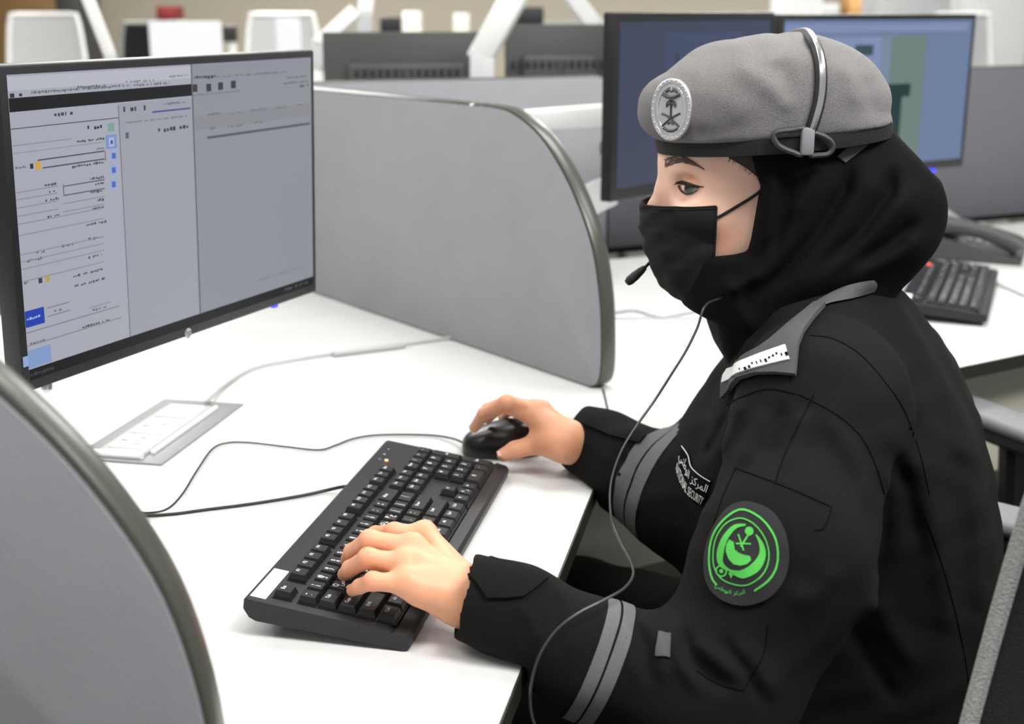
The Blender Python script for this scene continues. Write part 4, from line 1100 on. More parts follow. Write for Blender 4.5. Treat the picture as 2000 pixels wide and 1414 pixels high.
art(B_body, eb, [tuple(range(len(eb)))], .0003, 'eyebrow', M_brow, person, W0)
m = MB(); cl = cr([(1299, 319), (1312, 314), (1327, 311.5), (1342, 314), (1356, 320), (1373, 329)], 20)
for k in range(240):
    t = rnd.random(); i = int(t * (len(cl) - 2)); hw = np.interp(t, [0, .15, .5, .8, 1], [8, 9, 7.5, 4, .8]); v = rnd.uniform(-1, 1)
    T_ = nrm(np.append(cl[i + 1] - cl[i], 0))[:2]; N_ = np.array([-T_[1], T_[0]]); a = cl[i] + N_ * v * hw
    e = a + (T_ + N_ * (-.5 * v - .28 * (1 - t))) * rnd.uniform(7, 12) * (1 - .4 * t)
    pa_, pb_ = hit(B_body, a[0], a[1], .0002), hit(B_body, e[0], e[1], .0010); m.tube([pa_, (pa_ + pb_) / 2 + [0, -.0004, 0], pb_], [.00030, .00030, .0001], 4)
m.build('eyebrow', M_brow, person, world=W0)
patch(B_body, [(1404, 280), (1480, 280), (1492, 352), (1478, 344), (1462, 331), (1445, 320), (1424, 308)], .0006, .0014, 'hair', M_hair, person, W0)
m = MB()
for k in range(22):
    t = rnd.random(); a = np.array([np.interp(t, [0, 1], [1418, 1486]), np.interp(t, [0, .4, 1], [304, 322, 350])]); e = a + [rnd.uniform(-6, 2), rnd.uniform(3, 9)]
    m.tube([hit(B_body, a[0], a[1], .0012), hit(B_body, e[0], e[1], .0006)], [.0002, .00008], 4)
m.build('stray_hair', M_hair, person, world=W0)
# nails
for nm, J, a in [('pinky', LH['pinky'], 0), ('ring', LH['ring'], 0), ('middle', LH['middle'], 0), ('index', LH['index'], 0), ('index', RH['index'], 1), ('thumb', RTH, 1)]:
    d = nrm(J[-1] - J[-2]); up_ = nrm(np.array([0, 0, 1.]) - d * d[2]) if nm != 'thumb' else nrm(np.array([0, -.5, .8])); up_ = nrm(up_ - d * (up_ @ d)); sd_ = np.cross(d, up_)
    r = .0075 if nm == 'thumb' else LHR[nm][3]
    c = J[-1] + d * r * .15; P_ = []
    for i in range(7):
        row_ = []
        for j in range(7):
            u_, v_ = -1 + 2 * i / 6, -1 + 2 * j / 6; s_ = math.sqrt(max(0, 1 - .55 * u_ * u_)); ph_ = v_ * .80 * s_
            row_.append(c + d * u_ * r * .80 + (sd_ * math.sin(ph_) + up_ * math.cos(ph_)) * (r * 1.03 - .0006 * u_ * u_))
        P_.append(row_)
    MB().grid(P_).build('fingernail', M_nail, person, world=W0, sharp=0)

# ---- mask
rows_ = [((1252, 397), (1399, 400, .056)), ((1251, 404), (1399, 408, .0575)), ((1250, 424), (1398, 432, .058)), ((1251, 446), (1397, 458, .058)), ((1255, 470), (1396, 480, .058)), ((1262, 497), (1395, 502, .057)), ((1272, 522), (1394, 526, .055)), ((1288, 551), (1393, 552, .051)), ((1310, 574), (1392, 572, .045)), ((1338, 590), (1391, 588, .036))]
Pm = []; NR = 46
ra = np.array([[*HP(*a)] + [*HP(*b_)] for a, b_ in rows_]); ra = cr(ra, 5)
for i, r_ in enumerate(ra):
    v = i / (len(ra) - 1); Fp, Np = r_[:3], r_[3:]; bN = YH - Np[1]; row_ = []
    pl = .0022 * sum(math.tanh(8 * (v - c_)) * math.exp(-((v - c_) / .04) ** 2) for c_ in (.30, .46, .62)) * 3.2
    for j in range(NR + 1):
        t = -math.pi / 2 + math.pi * j / NR; ct = math.cos(t) ** .86 if math.cos(t) > 0 else 0; stt = math.copysign(abs(math.sin(t)) ** 1.0, math.sin(t))
        e_ = .0016 * math.sin(9 * t + 14 * v) * math.sin(5 * v * 3.1) + pl * math.cos(t)
        p = np.array([Np[0] + (Fp[0] - Np[0]) * ct, YH - bN * stt, Np[2] + (Fp[2] - Np[2]) * ct])
        n_ = nrm([-(ct + .15), -stt, 0]); p = p + n_ * e_
        ht = B_body.ray_cast(Vector(p + n_ * .06), Vector(-n_))
        if ht[0] is not None and ht[3] < .0625: p = np.array(ht[0]) + n_ * .0025
        row_.append(p)
    Pm.append(row_)
Pm = np.array(Pm); cen = Pm.mean((0, 1)); m = MB(); inn = Pm + nrm(np.array([1., 0, 0])) * .0012
a_, b_ = Pm.shape[:2]; m.grid(Pm); m.grid(inn)
for k in range(b_ - 1):
    m.add([Pm[0, k], Pm[0, k + 1], inn[0, k + 1], inn[0, k]], [(0, 1, 2, 3)]); m.add([Pm[-1, k], Pm[-1, k + 1], inn[-1, k + 1], inn[-1, k]], [(0, 1, 2, 3)])
for k in range(a_ - 1):
    for e_ in (0, -1): m.add([Pm[k, e_], Pm[k + 1, e_], inn[k + 1, e_], inn[k, e_]], [(0, 1, 2, 3)])
mask = m.build('face_mask', M_mask, person, world=W0, sharp=60); mask['label'] = 'black pleated face mask'
hm = MB()
hm.tube(Pm[3], .0011, 6).tube(Pm[0], .0012, 6).tube(Pm[:, -1], .0013, 6); hm.build('hem', M_mask, mask, world=W0)
lp = [Pm[8, -1] + [0, -.001, 0]] + [hit(B_body, x, y, .0012) for x, y in [(1404, 423), (1420, 414), (1440, 402), (1460, 390), (1478, 378), (1488, 371)]]
lp.append(lp[-1] + [.02, .012, .004]); MB().tube(cr(lp, 6), .0016, 7).build('ear_loop', M_mask, mask, world=W0)

# ---- jacket details
def zc(pts, ox, oy, s): return [(ox + x / s, oy + y / s) for x, y in pts]
# turned-down collar: a band round the neck between scarf and jacket
up_e = [(1730, 547), (1700, 548), (1650, 559), (1600, 584), (1550, 620), (1500, 663), (1452, 702)]
lo_e = [(1732, 562), (1706, 574), (1664, 587), (1612, 600), (1572, 630), (1528, 664), (1452, 714)]
U1, L1 = cr(np.array(up_e, float), 5), cr(np.array(lo_e, float), 5); Pc = []
for a, b_ in zip(U1, L1):
    pb_ = hit(B_jack, b_[0], b_[1], .003); db = np.linalg.norm(pb_ - CAMP)
    d_ = ray(*a); d_ = d_ / np.linalg.norm(d_); ht = B_jack.ray_cast(Vector(CAMP), Vector(d_)); h2 = B_scarf.ray_cast(Vector(CAMP), Vector(d_))
    cand = [h[3] for h in (ht, h2) if h[0] is not None]; dd = min(cand + [db + .02]) - .003; dd = max(dd, db - .02)
    pa_ = CAMP + d_ * dd; Pc.append([pa_ * (1 - k / 5) + pb_ * k / 5 - d_ * .004 * math.sin(math.pi * k / 5) for k in range(6)])
Pc = np.array(Pc); bk = np.array([AXF * .003] * 6); m = MB(); m.grid(Pc); m.grid(Pc + bk)
for k in range(len(Pc) - 1):
    for e_ in (0, -1): m.add([Pc[k, e_], Pc[k + 1, e_], Pc[k + 1, e_] + bk[0], Pc[k, e_] + bk[0]], [(0, 1, 2, 3)])
m.build('collar', M_collar, jacket, world=W0)['label'] = 'grey turned-down collar'
patch(B_jack, [(1450, 708), (1490, 688), (1537, 655), (1592, 603), (1612, 604), (1590, 630), (1572, 655), (1563, 680), (1557, 737), (1520, 734), (1482, 735), (1452, 744), (1420, 778), (1422, 740)], .004, .004, 'shoulder_strap', M_greycloth, jacket, W0)['label'] = 'dark grey shoulder strap'
tagp = [(1425.6, 749), (1428, 735), (1436, 723), (1470, 711), (1505, 698), (1542, 685), (1549, 711), (1515, 720), (1480, 729), (1455, 737)]
patch(B_jack, tagp, .0085, .0012, 'name_tag', M_thread, jacket, W0)['label'] = 'white name tag on the shoulder strap'
V_, F_ = [], []
for k in range(12):
    t = .22 + .78 * k / 11; c_ = np.array([1437 + 104 * t, 737 - 39 * t]); w_ = rnd.uniform(2, 5); h_ = rnd.uniform(3, 8); dx = np.array([.93, -.36]); dy = np.array([.36, .93]); b0 = c_ + dy * rnd.uniform(-3, 3)
    V_.append([b0, b0 + dx * w_, b0 + dx * w_ + dy * h_, b0 + dy * h_]); 
V2, F2 = join2([(v, [(0, 1, 2, 3)]) for v in V_]); art(B_jack, V2, F2, .0105, 'name_tag_marks', M_seam, jacket, W0)
# chest tape
TT = cr([(1334, 872), (1348, 890), (1354, 911), (1371, 927), (1392, 939)], 6); TBm = cr([(1322, 922), (1329, 945), (1343, 966), (1359, 979), (1373, 988)], 6)
def strip(s, t):
    i = min(max(s, 0), 1) * (len(TT) - 1); k = min(int(i), len(TT) - 2); f_ = i - k
    a = TT[k] * (1 - f_) + TT[k + 1] * f_; b_ = TBm[k] * (1 - f_) + TBm[k + 1] * f_; return a * (1 - t) + b_ * t
patch(B_jack, list(TT) + list(TBm[::-1]), .001, .0012, 'chest_tape', M_seam, jacket, W0)['label'] = 'black name tape with white lettering on the chest'
pp = [ribbon([strip(s, .03) for s in np.linspace(0, 1, 20)], 1.8)]
for s_, tc_, sc, hs in [(arabic('المركز الوطني'), .40, 1.0, .42), ('NATIONAL SECURITY', .80, 1.0, .30)]:
    tv, tf = text2d(s_, 1.); tv = tv - (tv.min(0) + tv.max(0)) / 2; w_ = np.ptp(tv[:, 0]); h_ = np.ptp(tv[:, 1])
    pp.append(([strip(.5 + p[0] / w_ * sc, tc_ - p[1] / h_ * hs) for p in tv], tf))
V2, F2 = join2(pp); art(B_jack, V2, F2, .0030, 'lettering', M_thread, jacket, W0)
# sleeve pocket with its flap lines, seams
for pts in [[(1437, 914), (1480, 930), (1540, 953), (1624, 990)], [(1624, 990), (1618, 1012), (1608, 1032), (1590, 1036)], [(1437, 914), (1412, 970), (1392, 1030)],
            [(1581, 655), (1624, 661), (1666, 682), (1698, 710), (1730, 748), (1765, 800), (1795, 880), (1815, 965)], [(1560, 770), (1592, 786), (1628, 806), (1662, 832), (1690, 866), (1712, 915), (1727, 965)],
            [(1590, 770), (1560, 830), (1532, 890), (1515, 940)], [(1452, 1348), (1490, 1280), (1500, 1220)], [(1360, 1310), (1400, 1335), (1452, 1349)], [(1420, 790), (1450, 775), (1500, 760), (1556, 770)],
            [(1808, 1010), (1845, 1120), (1880, 1260), (1900, 1400)]]:
    seam(B_jack, pts, .00065, 'seam', M_seam, jacket, W0)
patch(B_jack, [(1285, 1236), (1311, 1240), (1309, 1284), (1283, 1282)], .0012, .0015, 'elbow_tab', M_greycloth, jacket, W0)
# sleeve stripes: bands right round each forearm
def band(p0, p1, c0, c1, tilt, name, n=40):
    ax_ = nrm(p1 - p0); u_ = nrm(np.cross(ax_, [0, 0, 1])); v_ = np.cross(u_, ax_); rows2 = []
    for k in range(n):
        a = 2 * math.pi * k / n; rd = u_ * math.cos(a) + v_ * math.sin(a); row_ = []
        for j in range(5):
            s_ = c0 + (c1 - c0) * j / 4 + tilt * math.sin(a); o = p0 + ax_ * s_
            h = B_jack.ray_cast(Vector(o), Vector(rd)); r_ = h[3] if h[0] is not None else .05
            row_.append(o + rd * (min(r_, .085) + .0012))
        rows2.append(row_)
    rows2.append(rows2[0]); return MB().grid(np.array(rows2)).build(name, M_stripe, jacket, world=W0, sharp=0)
for a_, b_ in ((1152, 1176), (1184, 1208)):
    pA_, pB_ = atd(a_ - 14, 1283, 1.129), atd(b_ - 14, 1291, 1.129)
    band(pA_, pB_, 0, np.linalg.norm(pB_ - pA_), .004, 'sleeve_stripe')['label'] = 'grey reflective stripe round the near sleeve'
for a_, b_ in ((1262, 1285), (1293, 1318)):
    pA_, pB_ = atd(a_, 935 + (a_ - 1262) * .42, 1.545), atd(b_, 935 + (b_ - 1262) * .42, 1.535)
    band(pA_, pB_, 0, np.linalg.norm(pB_ - pA_), .003, 'sleeve_stripe')['label'] = 'grey reflective stripe round the far sleeve'
patch(B_jack, [(957, 1093), (1010, 1108), (1070, 1131), (1048, 1148), (1022, 1167), (990, 1169), (953, 1169), (935, 1145), (914, 1118), (935, 1104)], .0015, .0025, 'cuff_strap', M_cloth, jacket, W0)
patch(B_jack, [(1150, 812), (1200, 828), (1262, 852), (1248, 868), (1190, 852), (1140, 830)], .0015, .0025, 'cuff_strap', M_cloth, jacket, W0)
# round arm patch
zp = lambda pts: np.array(zc(pts, 1340, 900, 4.713))
patch(B_jack, cr(zp([(560, 385), (760, 445), (880, 580), (940, 760), (945, 950), (880, 1130), (750, 1265), (560, 1330), (400, 1310), (270, 1230), (200, 1100), (185, 950), (210, 780), (280, 600), (400, 445)]), 3, True), .0012, .0022, 'arm_patch', M_patch, jacket, W0)['label'] = 'round dark arm patch'
pp = []
def st_(pts, w, n=6): q = cr(zp(pts), n); pp.append(ribbon(q, np.interp(np.linspace(0, 1, len(q)), np.linspace(0, 1, len(w)), w) / 4.713 if hasattr(w, '__len__') else w / 4.713))
def disc(c_, r_, n=20): 
    q = zp([(c_[0] + r_ * math.cos(2 * math.pi * k / n), c_[1] + r_ * math.sin(2 * math.pi * k / n)) for k in range(n)]); pp.append((q, [tuple(range(n))]))
st_([(640, 1192), (770, 1090), (838, 960), (848, 800), (800, 660), (690, 530), (535, 462), (400, 530), (300, 650), (252, 790), (240, 950), (262, 1080), (305, 1150)], 18)
q = cr(zp([(520, 540), (640, 590), (730, 700), (770, 830), (755, 960), (690, 1070), (570, 1140), (440, 1130), (340, 1080), (285, 980), (280, 850), (310, 710), (390, 590)]), 5, True); pp.append(ribbon(np.concatenate([q, q[:1]]), 2.6))
st_([(570, 598), (470, 620), (385, 720), (345, 850), (350, 950), (430, 1010), (540, 1040), (650, 980), (712, 870), (705, 770), (660, 685)], np.array([16, 40, 52, 62, 50, 20, 78, 88, 62, 40, 12]))
pol = zp([(420, 735), (462, 760), (460, 805), (495, 850), (550, 872), (602, 885), (612, 920), (575, 955), (520, 968), (460, 955), (415, 905), (392, 840), (395, 780)]); pp.append((np.concatenate([[pol.mean(0)], pol]), [(0, 1 + i, 1 + (i + 1) % 13) for i in range(13)]))
disc((600, 655), 40); st_([(590, 690), (520, 800)], 16); st_([(500, 685), (545, 835)], 14); st_([(478, 772), (612, 772)], 14)
q = [(350 + 48 * math.cos(2 * math.pi * k / 8), 1018 + 48 * math.sin(2 * math.pi * k / 8)) for k in range(9)]; st_(q, 14, 2); disc((350, 1018), 20, 8); st_([(420, 1030), (450, 1060)], 22); st_([(440, 1010), (435, 1075)], 14)
tv, tf = text2d(arabic('المركز الوطني'), 1.); tv = tv - (tv.min(0) + tv.max(0)) / 2; w_ = np.ptp(tv[:, 0]); h_ = np.ptp(tv[:, 1])
arc_ = cr(np.array([(296, 1150), (350, 1192), (430, 1220), (505, 1222), (560, 1205)], float), 8)
def onarc(s, h):
    i = min(max(s, 0), 1) * (len(arc_) - 1); k = min(int(i), len(arc_) - 2); p = arc_[k] + (arc_[k + 1] - arc_[k]) * (i - k); t_ = nrm(np.append(arc_[k + 1] - arc_[k], 0))[:2]; return p + np.array([t_[1], -t_[0]]) * h
pp.append((zp([onarc(.5 + p[0] / w_, p[1] / h_ * 58) for p in tv]), tf))
V2, F2 = join2(pp); art(B_jack, V2, F2, .0040, 'patch_emblem', M_green, jacket, W0)['label'] = 'green crescent and dish emblem'

# ---- headset
hsx = thing('headset', 'silver-banded headset over the beret with a black microphone and long cord', 'headset', HP(1578, 270, .1)); HW = np.array(hsx.location)
near = [hit(B_beret, x, y, .0045) for x, y in [(1578, 262), (1588, 236), (1597, 205), (1602, 170), (1601, 135), (1595, 105), (1585, 83)]]
top_ = HP(1572, 68) + [0, 0, .003]
far_ = [p * [1, -1, 1] + [0, 2 * YH, 0] for p in near[::-1]]
hb = cr(near + [top_] + far_, 8)
MB().tube(hb, .0043, 10).build('headband', M_chrome, hsx, world=HW)['label'] = 'silver headband'
ctr = HP(1540, 230)
MB().tube([p - nrm(p - ctr) * .0022 for p in hb], .0060, 10).build('headband_backing', M_rubber, hsx, world=HW)
def loop(pts, r, name):
    P_ = np.array([HP(x, y, .1055 + b_) for x, y, b_ in pts]); MB().tube(cr(P_, 6, True), r, 8, closed=True).build(name, M_dark, hsx, world=HW)
loop([(1573, 254, 0), (1545, 254, 0), (1517, 258, 0), (1511, 268, 0), (1522, 285, 0), (1548, 297, 0), (1568, 299, 0)], .0028, 'temple_loop')
loop([(1583, 262, 0), (1604, 264, -.001), (1622, 275, -.002), (1627, 288, -.003), (1618, 300, -.003), (1598, 303, -.001), (1582, 300, 0)], .0026, 'temple_loop')
hp_ = HP(1577, 276, .1055)
MB().box(hp_, (.013, .009, .027), [[1, 0, 0], [0, 1, 0], [0, 0, 1]], .003, 2).build('slider', M_grey, hsx, world=HW)
mt0, mt1 = HP(1224, 553, .004), HP(1260, 522, .0)
dm = nrm(mt1 - mt0); Lm = np.linalg.norm(mt1 - mt0)
MB().lathe([(.0, -.001), (.0035, 0), (.0052, .004), (.0053, Lm * .45), (.0042, Lm * .8), (.0028, Lm), (0, Lm)], mt0, dm, 14).build('microphone', M_rubber, hsx, world=HW)
MB().tube(cr([mt1, HP(1274, 508, -.012), HP(1290, 492, -.04), HP(1340, 470, -.068), HP(1420, 430, -.088), HP(1490, 400, -.100), HP(1560, 330, -.1)], 8), .0018, 8).build('microphone_boom', M_rubber, hsx, world=HW)
MB().lathe([(.0, -.006), (.028, -.006), (.032, 0), (.028, .008), (.0, .008)], HP(1530, 380, -.1), (0, 1, 0), 24).build('earpiece', M_rubber, hsx, world=HW)
cp_ = [(1440, 560, 1.36), (1400, 585, 1.31), (1376, 600, 1.29), (1362, 640, 1.285), (1340, 685, 1.28), (1312, 730, 1.275), (1280, 780, 1.27), (1246, 828, 1.26), (1215, 878, 1.25), (1196, 930, 1.24), (1191, 975, 1.23), (1196, 1020, 1.215), (1212, 1060, 1.19), (1233, 1100, 1.16), (1236, 1126, 1.13), (1218, 1150, 1.105), (1180, 1172, 1.083), (1130, 1198, 1.072), (1086, 1232, 1.067), (1054, 1280, 1.062), (1038, 1335, 1.06), (1036, 1380, 1.06), (1046, 1420, 1.06), (1075, 1480, 1.065)]
cp_[0] = (1450, 575, 1.33)
MB().tube(cr([atd(*q) for q in cp_], 8), .0013, 8).build('headset_cord', mat('grey_black_cord', '2c2c2c', .4, spec=.5), hsx, world=HW)

# ---------------------------------------------------------------- second row: monitor backs over the low partition
def back_monitor(label, xl, xr, yt, dep, yaw):
    tlp = atd((xl + xr) / 2, yt, dep); W = (xr - xl) / FPX * dep / abs(math.sin(math.radians(yaw)))
    C = tlp - np.array([0, 0, .175])
    return monitor(label, C, yaw, 0, W, .35, body=M_dark)
for lab, xl, xr, yt, dep, yaw in [('dark monitor seen from the back, left of the sloping white bar', 632, 952, 62, 3.35, -97), ('dark monitor seen from the back, right of the sloping white bar', 985, 1192, 47, 3.42, -100)]:
    t, ax, r_ = back_monitor(lab, xl, xr, yt, dep, yaw)
    C = np.array(t.matrix_world.translation)
    # slanted lower half of the rear housing
    MB().box((0, .060, -.05), (.30, .03, .11), None, .012, 3).build('mount_cover', M_grey, t)
    c = C + ax[1] * .02; f = np.array([c[0], c[1], 0])
    MB().lathe([(.13, 0), (.13, .012), (.03, .02), (.022, .05), (.022, C[2] - .66)], (0, .03, -C[2] + .7402), (0, 0, 1), 20).build('stand', M_dark, t)
tb2 = [s0 + sd * -1.2 + np.array([-sd[1], sd[0]]) * .05, s0 + sd * 3.2 + np.array([-sd[1], sd[0]]) * .05]
nn2 = np.array([-sd[1], sd[0]])
worktop('worktop', 'white desk beyond the low partition, under the dark monitor backs', [tb2[0], tb2[1], tb2[1] + nn2 * .8, tb2[0] + nn2 * .8], [], [tb2[0] + nn2 * .4 + sd * .2, tb2[1] + nn2 * .4 - sd * .2])

def bar(label, pts, w, dep, foot_px):
    """white rectangular pole rising from a foot and bending into a sloping beam"""
    P = [atd(x, y, dd) for (x, y, dd) in pts]
    t = thing('monitor_arm', label, 'monitor arm', P[0]); wl = P[0]
    for i, (a, b_) in enumerate(zip(P, P[1:])):
        d = nrm(b_ - a); sd_ = nrm(np.cross(d, AXF))
        MB().box((a + b_) / 2, (np.linalg.norm(b_ - a) + w * .5, w, w), [d, sd_, np.cross(d, sd_)], .004).build('post' if i == 0 else 'beam', M_lgrey if i == 0 else M_white, t, world=wl)
    f = np.array([P[0][0], P[0][1], .7402])
    MB().tube([f, P[0]], w * .45, 12).lathe([(w, 0), (w, .01), (.02, .014)], f).build('pole', M_white, t, world=wl)
    return t
bar('thick white bar sloping up from behind the low partition to the top of the photo', [(942, 165, 3.05), (942, 106, 3.05), (1012, -20, 2.98)], .058, 3.0, None)
bar('thin white bar sloping up to the left behind the big monitor', [(222, 140, 3.3), (214, 104, 3.3), (165, -20, 3.2)], .028, 3.3, None)
bar('white bar sloping down to the right above the dark monitor backs', [(1175, 90, 3.9), (1158, 48, 3.9), (1105, -20, 3.8)], .05, 3.9, None)
bar('pale post standing behind the left dark monitor back', [(712, 90, 3.9), (712, 30, 3.9), (718, -20, 3.9)], .045, 3.9, None)

# ---------------------------------------------------------------- office chairs
M_pad = mat('grey_armrest_pad', '6b6c70', .6, noise=(20, .05))
def office_chair(label, group=None, pale=False, bh=.52, sides=(-1, 1), sh=.46, fr=.013):
    """origin on the floor, x right, y forwards"""
    MS, MF = (M_lgrey, M_white) if pale else (M_net, M_black)
    t = thing('office_chair', label, 'chair', (0, 0, 0), group=group)
    b = MB(); b.box((0, 0, sh), (.48, .47, .07), None, .03, 4); b.build('seat', M_lgrey if pale else M_net, t)
    P = []
    for i in range(13):
        v = i / 12; row = []
        for j in range(11):
            q = -1 + 2 * j / 10; wv = .21 * (1 - .18 * v ** 3) * (1 if v < .95 else .97)
            row.append((q * wv, -.235 - .10 * v + .05 * q * q * (1 - .4 * v) - .03 * math.sin(v * 3.1), .50 + bh * v))
        P.append(row)
    P = np.array(P); m = MB(); m.grid(P); m.grid(P + [0, -.006, 0]); m.build('backrest', MS, t)
    edge = np.concatenate([P[:, 0], P[-1, 1:-1], P[::-1, -1], P[0, 1:-1][::-1]])
    MB().tube(edge, fr, 8, closed=True).build('back_frame', MF if pale else M_strip, t)
    MB().tube(cr([(0, -.02, sh - .04), (0, -.22, sh - .04), (0, -.30, .50), (0, -.33, .72)], 6), .022, 10).build('back_support', MF, t)
    for sx in sides:
        a = MB().box((sx * .27, .02, .675), (.075, .26, .022), None, .01, 3).build('armrest', M_lgrey if pale else M_pad, t)
        MB().box((sx * .27, .02, .655), (.07, .25, .022), None, .008, 2).build('armrest_base', MF, t)
        MB().tube(cr([(sx * .27, .0, .65), (sx * .27, -.01, .55), (sx * .26, -.02, sh - .01), (sx * .16, -.02, sh - .04)], 5), .022, 10).build('armrest_post', MF, t)
    MB().tube([(0, 0, .08), (0, 0, sh - .03)], [.03, .025], 14).build('gas_column', MF, t)
    b = MB()
    for k in range(5):
        a = 2 * math.pi * k / 5 + .3; e = np.array([.3 * math.cos(a), .3 * math.sin(a), .075])
        b.tube([(0, 0, .11), e], [.028, .018], 8)
    b.build('star_base', MF, t)
    for k in range(5):
        a = 2 * math.pi * k / 5 + .3; e = np.array([.3 * math.cos(a), .3 * math.sin(a), .03])
        MB().lathe([(.0, -.022), (.03, -.022), (.03, .022), (.0, .022)], e, (math.sin(a), -math.cos(a), 0), 14).tube([e, e + [0, 0, .05]], .008, 6).build('caster', M_rubber, t)
    return t
def stand_chair(c, x, y, yaw):
    f = np.array([math.sin(math.radians(yaw)), math.cos(math.radians(yaw)), 0]); r = np.array([f[1], -f[0], 0])
    place(c, (x, y, 0), [r, f, [0, 0, 1]])
ch = office_chair('black mesh office chair the person is sitting on', sides=(1,), sh=.335)
stand_chair(ch, .465, 1.265, -50)
ch2 = office_chair('office chair with grey armrest pushed in behind the person')
stand_chair(ch2, 1.02, 1.98, -24)
ch3 = office_chair('mesh chair back with pale woven edge, nearest, in the lower right corner', sides=(-1,), fr=.0075)
stand_chair(ch3, .301, .534, -135)
far = office_chair('white framed office chair in the far row, left of the thin white bar', 'white office chairs in the far row', True, .77)
stand_chair(far, -2.45, 6.75, 172)
for lab, x, y, yw in [('white framed office chair in the far row, right of the white screen board', -1.24, 6.75, 183), ('white framed office chair far back at the top right corner', 2.5, 6.75, 160)]:
    c = copy_tree(far); c['label'] = lab; stand_chair(c, x, y, yw)

# ---------------------------------------------------------------- far office, out of focus
def block(name, label, cat, px, dep, w3, M, d=.3, group=None, feet=None, bev=.006):
    px = list(px)
    """upright box whose front covers a photo rectangle at a distance, standing on what is under it"""
    x0, y0, x1, y1 = px; a, b_ = atd(x0, y1, dep), atd(x1, y0, dep); c = (a + b_) / 2
    W, Hh = abs(b_[0] - a[0]), abs(b_[2] - a[2])
    t = thing(name, label, cat, (c[0], c[1] + d / 2, c[2] - Hh / 2), group=group)
    MB().box((0, 0, Hh / 2), (W, d, Hh), None, min(bev, W * .2, d * .2), 2).build(w3, M, t)
    return t, W, Hh
def far_table(label, y, x0, x1, z=.74, dpt=.7):
    t = thing('worktop', label, 'desk', ((x0 + x1) / 2, y, 0)); W = x1 - x0
    MB().box((0, 0, z - .012), (W, dpt, .024), None, .003).build('table_surface', M_top, t)
    for sx in (-1, 1): MB().box((sx * (W / 2 - .1), 0, (z - .024) / 2), (.06, dpt * .8, z - .024), None, .004).build('leg', M_white, t)
    MB().box((0, dpt / 2 - .02, z + .10), (W, .03, .20), None, .006).build('screen_panel', M_fabric, t)
    return t
far_table('long white desk in the far row under the white screen board', 5.9, -3.4, .98)
far_table('long white desk in the far row behind the dark navy screen', 5.9, 1.02, 2.9)

def far_monitor(label, px, dep, M, group=None):
    x0, y0, x1, y1 = px; a, b_ = atd(x0, y1, dep), atd(x1, y0, dep); c = (a + b_) / 2; W, Hh = b_[0] - a[0], b_[2] - a[2]
    t = thing('computer_monitor', label, 'monitor', c, group=group)
    MB().box((0, .012, 0), (W, .03, Hh), None, .006).build('bezel', M, t)
    MB().box((0, -.005, 0), (W * .94, .006, Hh * .9), None, .001).build('screen', M, t)
    zf = .742 - c[2]; MB().tube([(0, .04, zf), (0, .04, 0)], .02, 10).lathe([(.1, 0), (.1, .012), (.02, .02)], (0, .04, zf)).build('stand', M_white, t)
    return t
M_glow = emat('fbfbfb')
far_monitor('bright white screen on the far desk, above the big monitor', (292, 42, 432, 120), 5.6, M_glow)
far_monitor('bright white screen on the far desk, right of the white chair', (540, 36, 586, 110), 5.6, M_glow)
far_monitor('small black screen on the far desk, next to the white screen board', (434, 50, 462, 82), 5.85, M_black)
far_monitor('small black screen on the far desk above the left dark monitor back', (742, 34, 784, 80), 5.7, M_black)
far_monitor('wide black screen on the far desk behind the sloping white bar', (960, 14, 1062, 60), 5.7, M_black)
def on_cabinet(t, label, M=M_lgrey, grow=.02):
    x, y, z_ = t.location; ch_ = t.children[0]; W, D = ch_.dimensions[0] + grow, max(ch_.dimensions[1], .3)
    c = thing('storage_cabinet', label, 'cabinet', (x, y, 0)); b = MB().box((0, 0, (z_ - .001) / 2), (W, D, z_ - .001), None, .005).build('body', M, c)
    MB().box((-.004 - W / 4, -D / 2 - .008, z_ / 2), (W / 2 - .02, .016, z_ - .06), None, .003).build('door', M, c); MB().box((W / 4, -D / 2 - .008, z_ / 2), (W / 2 - .02, .016, z_ - .06), None, .003).build('door', M, c)
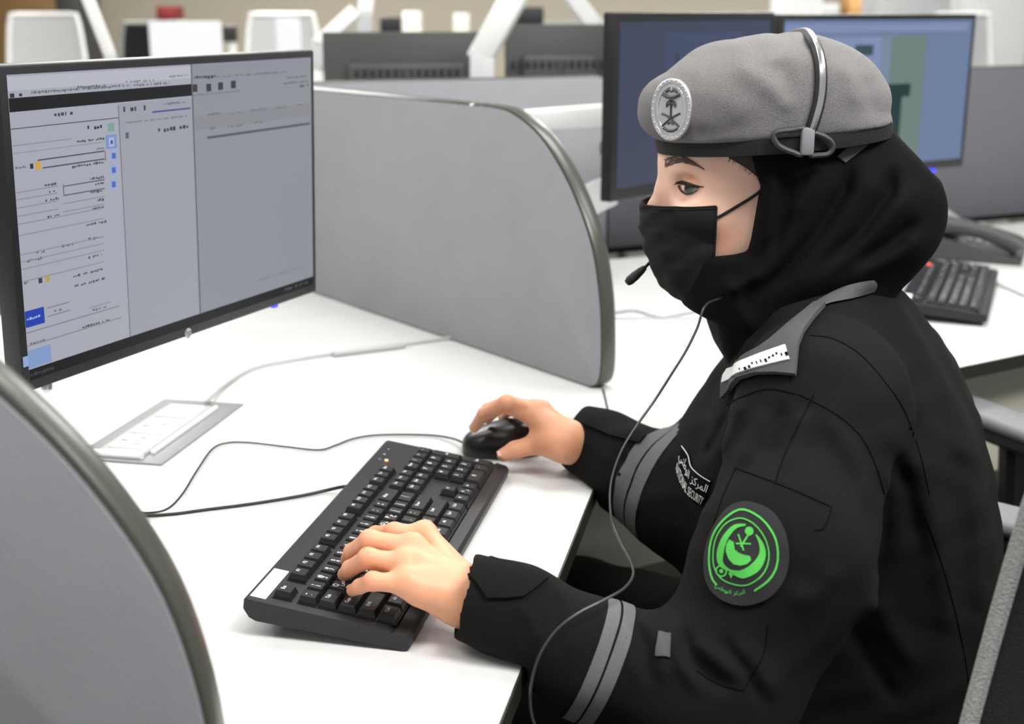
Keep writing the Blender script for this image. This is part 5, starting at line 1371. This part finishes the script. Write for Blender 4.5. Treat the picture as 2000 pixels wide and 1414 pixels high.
for a in [(('storage_box', 'dark red box above the white screen board in the top left', 'box', (305, 12, 337, 40), 8.3, 'shell', M_red), 'low beige cabinet under the dark red box', M_wall),
          (('desk_lamp', 'round pale lamp head over the left dark monitor back', 'lamp', (786, 22, 822, 60), 8.3, 'shade', M_white, .12), 'low beige cabinet under the round pale lamp', M_wall),
          (('storage_box', 'small white box beside the sloping white bar', 'box', (886, 26, 916, 60), 8.3, 'shell', M_white, .1), 'low beige cabinet under the small white box', M_wall),
          (('storage_box', 'tan cardboard box at the top right, above the blue screen', 'box', (1660, -20, 1692, 30), 8.3, 'shell', M_orange), 'low grey cabinet under the tan cardboard box', M_lgrey),
          (('storage_box', 'pale grey box at the top right, above the blue screen', 'box', (1596, 8, 1640, 36), 8.3, 'shell', M_lgrey), 'low grey cabinet under the pale grey box', M_lgrey)]:
    t, W, Hh = block(*a[0]); bpy.context.view_layer.update(); on_cabinet(t, a[1], a[2])
block('storage_cabinet', 'tall pale grey cabinet at the top right, above the blue screen', 'cabinet', (1700, -60, 1830, 700), 7.4, 'body', M_lgrey, .45)
block('whiteboard', 'bright whiteboard against the back, above the dim navy screen', 'whiteboard', (1492, -80, 1590, 640), 7.6, 'board', M_white, .04)
block('whiteboard', 'bright whiteboard at the top right corner', 'whiteboard', (1838, -80, 1985, 640), 7.6, 'board', M_white, .04)
block('cabinet', 'brown wooden cabinet far back in the top left corner', 'cabinet', (-60, -160, 118, 420), 9.0, 'body', M_brown, .5)
block('cabinet', 'dark grey cabinet beside the brown cabinet in the top left', 'cabinet', (122, -160, 162, 420), 9.0, 'body', M_dark, .5)
bar('pale bar sloping up to the right at the left end of the dark monitor backs', [(618, 130, 3.7), (622, 88, 3.7), (690, 26, 3.7)], .04, 3.7, None)
bch = office_chair('black office chair in the far row, behind the thin white bar', 'black office chairs in the far row', False, .72); stand_chair(bch, -2.08, 7.4, 178)
for lab, x, y, yw in [('black office chair in the far row above the right dark monitor back', .30, 6.75, 182)]:
    c = copy_tree(bch); c['label'] = lab; stand_chair(c, x, y, yw)
